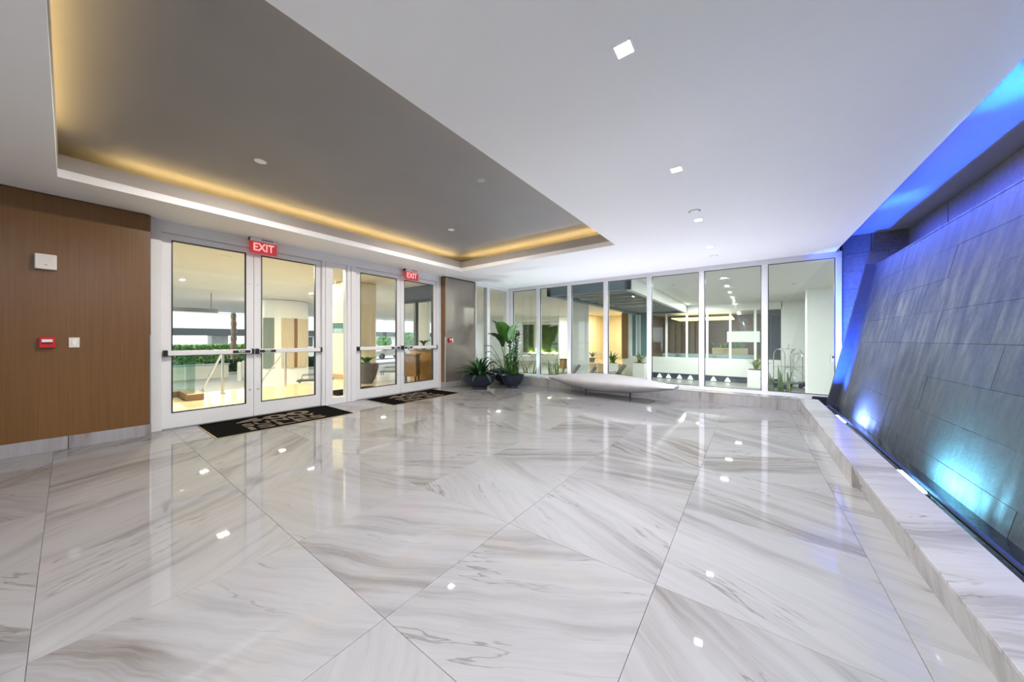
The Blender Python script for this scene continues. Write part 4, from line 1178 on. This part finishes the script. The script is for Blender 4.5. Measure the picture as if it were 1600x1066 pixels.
# curved white kerb
t_ = thing('curved_kerb', 'curved white kerb on the courtyard paving below the green wall', 'kerb', (0, 0, 0))
pts = [atz(u, v, ZGND) for u, v in ((842, 566), (850, 566.3), (858, 567.2), (865, 568.6), (870, 570.5), (873, 573))]
m = MB()
for a, b_ in zip(pts, pts[1:]):
    d_ = (b_ - a); n_ = Vector((-d_.y, d_.x, 0)).normalized() * 0.3
    m.prism([(a.x - n_.x, a.y - n_.y), (b_.x - n_.x, b_.y - n_.y), (b_.x + n_.x, b_.y + n_.y), (a.x + n_.x, a.y + n_.y)], 'z', ZGND, ZGND + 0.18)
m.obj('kerb_run', 'extwhite', t_)

# steel canopy
t_ = thing('steel_canopy', 'blue grey steel canopy frame hung below the courtyard soffit', 'canopy', (-4.05, 9.3, 2.60))
hx = 1.34; LY = 10.2
MB().box(-hx, hx, 0.0, 0.12, 0, ZSF - 2.60).obj('front_fascia', 'canopy', t_)
MB().box(-hx, hx, LY - 0.12, LY, 0, ZSF - 2.60).obj('rear_fascia', 'canopy', t_)
for s_ in (-1, 1):
    MB().box(s_ * hx, s_ * (hx - 0.14), 0.0, LY, 0, ZSF - 2.60).obj('side_fascia', 'extwhite' if s_ > 0 else 'canopy', t_)
    MB().box(s_ * (hx - 0.14), s_ * (hx - 0.22), 0.12, LY - .12, 0.0, 0.06).obj('flange', 'canopy', t_)
for k in range(9):
    MB().box(-hx + .14, hx - .14, 1.0 + k * 1.02, 1.10 + k * 1.02, 0.06, 0.30).obj('joist', 'joist', t_)
MB().box(-hx + .14, hx - .14, 0.12, LY - .12, 0.335, 0.345).obj('deck', 'plate', t_)

# facade opposite
YF = 19.7
us = (1018, 1041, 1073, 1105, 1141, 1180, 1222)
xf = [aty(u, 530, YF).x for u in us]
fc = MB()
fc.box(-5.0, xf[-1] - 0.04, YF, YF + 0.3, -0.68, 0.20)
fco = fc.obj('wall_opposite', 'extwhite')
tag(fco, 'low white wall across the courtyard with a dark recessed toe', 'wall', kind='structure')
tag(MB().box(-5.0, xf[-1] - 0.04, YF + 0.18, YF + 0.3, ZGND, -0.68).obj('wall_toe_recess', 'navy'), 'dark recessed toe below the low white wall across the courtyard', 'wall', kind='structure')
for k, u in enumerate((1031, 1045, 1062, 1079, 1115, 1137)):
    p = aty(u, 590, YF + 0.1)
    t_ = thing('toe_light', ('first', 'second', 'third', 'fourth', 'fifth', 'sixth')[k] + ' small light cone from the left, built as a glowing solid under the low white wall', 'light', (p.x, YF + 0.02, -0.95), group='cone lights under the low wall')
    MB().lathe([(0.13, 0.0), (0.03, 0.19), (0.005, 0.2)], 16).obj('cone', 'e_white', t_)  # cone of light modelled as a glowing solid
    MB().lathe([(0.14, -0.045), (0.14, 0.0), (0.12, 0.0)], 16).obj('base', 'dark', t_)
wf = thing('window_4', 'opposite facade windows with slim white mullions above the low wall', 'window', kind='structure')
us = (1018, 1041, 1073, 1105, 1141, 1180, 1222)
xf = [aty(u, 530, YF).x for u in us]
for x in xf[1:-1]:
    MB().box(x - 0.05, x + 0.05, YF + 0.02, YF + 0.14, 0.20, 2.62).obj('mullion', 'extwhite', wf)
MB().box(xf[0] - 1.0, xf[-1], YF + 0.02, YF + 0.16, 2.62, ZSF).obj('head_panel', 'extwhite', wf)
for a, b_ in zip(xf, xf[1:]):
    MB().box(a + .05, b_ - .05, YF + 0.07, YF + 0.08, 0.20, 2.62).obj('glass_pane', 'glass', wf)
# room behind the opposite facade
XR = xf[0] - 0.9
for nm, bx_, mt_, lab in (('wall_inner_back', (XR, 2.2, YF + 7.0, YF + 7.2, 0.0, 3.2), 'drape', 'taupe back wall of the room behind the opposite windows'),
        ('floor_inner', (XR, 2.4, YF + 0.31, YF + 7.2, 0.0, 0.1), 'tanfloor', 'tan floor of the room behind the opposite windows'),
        ('ceiling_inner', (XR, 2.4, YF + 0.31, YF + 7.2, 2.85, 2.96), 'soffit', 'pale ceiling of the room behind the opposite windows'),
        ('wall_inner_side', (XR - 0.1, XR, YF + 0.31, YF + 7.2, 0.0, 2.96), 'drape', 'taupe side wall of the room behind the opposite windows')):
    tag(MB().box(*bx_).obj(nm, mt_), lab, 'room', kind='structure')
tag(MB().box(xf[0] + 0.6, xf[4], YF + 2.4, YF + 5.6, 2.44, 2.50).obj('ceiling_glow_strip', 'e_glow'), 'warm glowing ceiling strip inside the opposite room', 'light')
for k in range(14):
    x = xf[0] - 0.6 + k * 0.42
    if k in (7, 8, 9): continue
    m = MB(); m.prism([(x + 0.03 * math.sin(i * 2.0), YF + 6.2 + 0.05 * i) for i in range(6)] + [(x + 0.30 + 0.03 * math.sin(i * 2.0), YF + 6.45 - 0.05 * i) for i in range(6)], 'z', 0.1, 2.5)
    tag(m.obj('drape_panel', 'drape' if k % 3 else 'brownwood'), ('taupe', 'brown', 'pleated', 'soft')[k % 4] + ' drape panel inside the opposite room, ' + ('first', 'second', 'third', 'fourth', 'fifth', 'sixth', 'seventh', 'eighth', 'ninth', 'tenth', 'eleventh', 'twelfth', 'thirteenth', 'last')[k] + ' place from the teal doors', 'drape', 'drapes inside the opposite room')
t_ = thing('indoor_planter', 'dark green planting inside the opposite room', 'plant', ((xf[3] + xf[4]) / 2 + .3, YF + 4.2, 0.1), group='indoor planters')
MB().box(-0.9, 0.9, -0.3, 0.3, 0, 0.55, b=0.02).obj('planter', 'yellowwall', t_)
for k in range(40):
    strap(MB(), (rnd.uniform(-.8, .8), rnd.uniform(-.2, .2), 0.5), rnd.uniform(0, 6.3), rnd.uniform(.4, .7), 0.05, math.radians(90), math.radians(75), 5).obj('leaf', 'leafmid', t_, True)
t_ = thing('wall_screen', 'pale lit screen inside the opposite room', 'screen', (aty(1161, 530, YF + 5.5).x, YF + 5.5, 1.35))
MB().box(-0.95, 0.95, 0, 0.06, -0.42, 0.42, b=0.01).obj('frame', 'plate', t_)
MB().box(-0.85, 0.85, -0.01, 0.0, -0.34, 0.34).obj('display', 'e_screen', t_)
MB().box(-0.05, 0.05, 0.0, 0.06, -1.25, -0.42).obj('stand', 'plate', t_)
tag(MB().box(xf[0] + .3, xf[5], YF + 1.2, YF + 2.6, 0.1, 0.34, b=0.05).obj('pale_counter', 'paleblue'), 'low pale blue counter behind the opposite windows', 'counter')
tag(MB().box(aty(1196, 530, YF + 0.5).x, aty(1221, 530, YF + .5).x, YF + 0.4, YF + 0.5, 0.1, 2.6).obj('navy_curtain', 'navy'), 'navy curtain at the right end of the opposite windows', 'curtain')
# side wall with luggage carts, and the near white wall at the right
wq = MB().box(xf[-1] - 0.03, 9.0, YF + 0.02, YF + 0.3, ZGND, ZSF).obj('wall_cart_bay', 'extwhite')
tag(wq, 'white wall behind the luggage carts', 'wall', kind='structure')
pw = atz(1261, 452, ZSF)
wr = MB().box(pw.x, pw.x + 6, pw.y, pw.y + 0.5, ZGND, ZSF).obj('wall_courtyard_right', 'extwhite')
tag(wr, 'white wall in the last far window, right of the carts', 'wall', kind='structure')
p = aty(1303, 561, pw.y)
t_ = thing('intercom_plate', 'small grey intercom plate on the white wall in the last far window', 'intercom', (p.x, pw.y, p.z))
MB().box(-0.09, 0.09, -0.02, 0.0, -0.15, 0.15, b=0.005).obj('plate', 'steel', t_)
MB().box(-0.05, 0.05, -0.024, -0.02, 0.02, 0.10).obj('speaker_grille', 'plate', t_)
def cart(pt, rz, lab):
    t_ = thing('luggage_cart', lab, 'luggage cart', (pt.x, pt.y, ZGND + 0.01), rz, 'luggage carts')
    MB().box(-0.52, 0.52, -0.29, 0.29, 0.20, 0.26, b=0.02).obj('deck', 'plate', t_)
    for sx in (-1, 1):
        pts = [(sx * 0.48, -0.25, 0.26), (sx * 0.48, -0.25, 1.45)] + [(sx * 0.48, -0.25 * math.cos(a), 1.45 + 0.30 * math.sin(a)) for a in [PI * k / 8 for k in range(1, 8)]] + [(sx * 0.48, 0.25, 1.45), (sx * 0.48, 0.25, 0.26)]
        MB().tube(pts, 0.02, 8).obj('hoop', 'chrome', t_)
    MB().tube([(-0.48, 0, 1.75), (0.48, 0, 1.75)], 0.018, 8).obj('hanger_bar', 'chrome', t_)
    for z in (0.95,):
        for sy in (-0.25, 0.25):
            MB().tube([(-0.48, sy, z), (0.48, sy, z)], 0.012, 8).obj('side_rail', 'chrome', t_)
    MB().tube([(0, 0, 1.77), (0, 0, 1.83), (0.06, 0, 1.90), (0.02, 0, 1.97)], [0.03, 0.02, 0.02, 0.012], 8).obj('finial', 'chrome', t_)
    for sx in (-0.42, 0.42):
        for sy in (-0.22, 0.22):
            MB().tube([(sx, sy - .02, 0.1), (sx, sy + .02, 0.1)], 0.1, 14).obj('wheel', 'black', t_)
cart(atz(1231, 607, ZGND), TH + 0.2, 'chrome luggage cart with a finial beyond the last far window')
cart(atz(1256, 605, ZGND), TH + 1.4, 'chrome luggage cart partly hidden by the white wall')
# planters
def box_planter(u, v, hw, h_, lab, mat, n=16):
    p = atz(u, v, ZGND); r2 = random.Random(int(u) + 1)
    t_ = thing('box_planter', lab, 'planter', (p.x, p.y, ZGND + 0.01), 0.0, 'square planters in the courtyard')
    m = MB(); m.box(-hw, hw, -hw, hw, 0, h_, b=0.015); m.obj('pot', 'extwhite', t_)
    MB().box(-hw + .04, hw - .04, -hw + .04, hw - .04, h_ - .02, h_ + .01).obj('soil', 'soil', t_)
    for k in range(n):
        strap(MB(), (r2.uniform(-.1, .1), r2.uniform(-.1, .1), h_), r2.uniform(0, 6.3), r2.uniform(.55, .95), 0.055, math.radians(60), math.radians(r2.uniform(50, 88)), 6).obj('leaf', mat, t_, True)
box_planter(957, 589, 0.26, 0.80, 'white planter with a small plant at the yellow lit recess', 'leafmid')
box_planter(1000, 591, 0.32, 0.85, 'white planter with a leafy plant left of the opposite windows', 'leafyellow')
box_planter(1183, 606, 0.36, 0.80, 'grey white planter with strappy leaves at the right end of the low wall', 'leafyellow', 20)
# yellow lit recess
xa, xb = aty(905, 530, YF).x, aty(972, 530, YF).x
yr = MB()
yr.box(xa - 0.6, xb + .3, YF + 5.0, YF + 5.2, ZGND, ZSF)
yr.box(xb, xb + 0.2, YF, YF + 5.0, ZGND, ZSF)
yr.box(xa - 0.6, xa - 0.4, YF + 1, YF + 5.0, ZGND, ZSF)
yro = yr.obj('wall_recess', 'yellowwall')
tag(yro, 'warm yellow lit lobby recess across the courtyard', 'wall', kind='structure')
tag(MB().box(xa - 0.4, xb, YF + 0.6, YF + 5.0, ZGND, -0.35).obj('recess_platform', 'tanfloor'), 'raised pale platform inside the yellow lit recess', 'platform', kind='structure')
area('recess_lamp', yro, ((xa + xb) / 2, YF + 2.6, ZSF - 0.05), 0.5, 130, (1.0, 0.86, 0.62))
t_ = thing('white_railing', 'white railing in front of the yellow lit recess', 'railing', ((xa + xb) / 2, YF + 0.3, ZGND + 0.01))
hw = (xb - xa) / 2
for k in range(6):
    x = -hw + 2 * hw * k / 5
    MB().tube([(x, 0, 0), (x, 0, 1.35)], 0.025, 8).obj('post', 'extwhite', t_)
for z in (1.35, 1.0, 0.65):
    MB().tube([(-hw, 0, z), (hw, 0, z)], 0.02, 8).obj('rail', 'extwhite', t_)
t_ = thing('recess_plant', 'dark leafy plant behind the white railing in the recess', 'plant', (aty(925, 560, YF + 1.2).x, YF + 1.2, -0.34))
MB().lathe([(0.16, 0), (0.24, 0.3), (0.21, 0.3), (0.01, 0.27)], 16).obj('pot', 'plate', t_)
for k in range(18):
    strap(MB(), (0, 0, 0.28), k * 0.9, rnd.uniform(.4, .7), 0.06, math.radians(70), math.radians(rnd.uniform(35, 80)), 5).obj('leaf', 'leafdark', t_, True)
x0, x1 = aty(972, 530, YF).x, aty(981.5, 530, YF).x
tag(MB().box(x0, x1, YF - 0.10, YF - 0.025, 0.05, 2.75, b=0.01).obj('wood_panel', 'brownwood'), 'tall brown wood panel right of the yellow lit recess', 'panel')
pil = MB(); pil.box(x0, aty(1018, 530, YF).x, YF + 0.05, YF + 0.3, ZGND, 0.2); pil.box(x1, aty(986, 530, YF).x, YF - 0.02, YF + 0.3, 0.2, ZSF); pil.box(x0, aty(1018, 530, YF).x, YF + 0.02, YF + 0.3, 2.7, ZSF)
tag(pil.obj('wall_entry', 'extwhite'), 'white frame wall around the teal glass doors', 'wall', kind='structure')
dt = thing('door_3', 'teal glass doors left of the opposite facade windows', 'door', kind='structure')
xs_ = [aty(u, 530, YF).x for u in (986, 993, 999, 1018)]
for k, (a, b_) in enumerate(zip(xs_, xs_[1:])):
    MB().box(a + 0.04, b_ - 0.02, YF + 0.10, YF + 0.12, 0.2, 2.7).obj('glass_leaf', 'teal' if k != 1 else 'paleblue', dt)
    MB().box(a, a + 0.05, YF + 0.06, YF + 0.14, 0.2, 2.7).obj('stile', 'extwhite', dt)
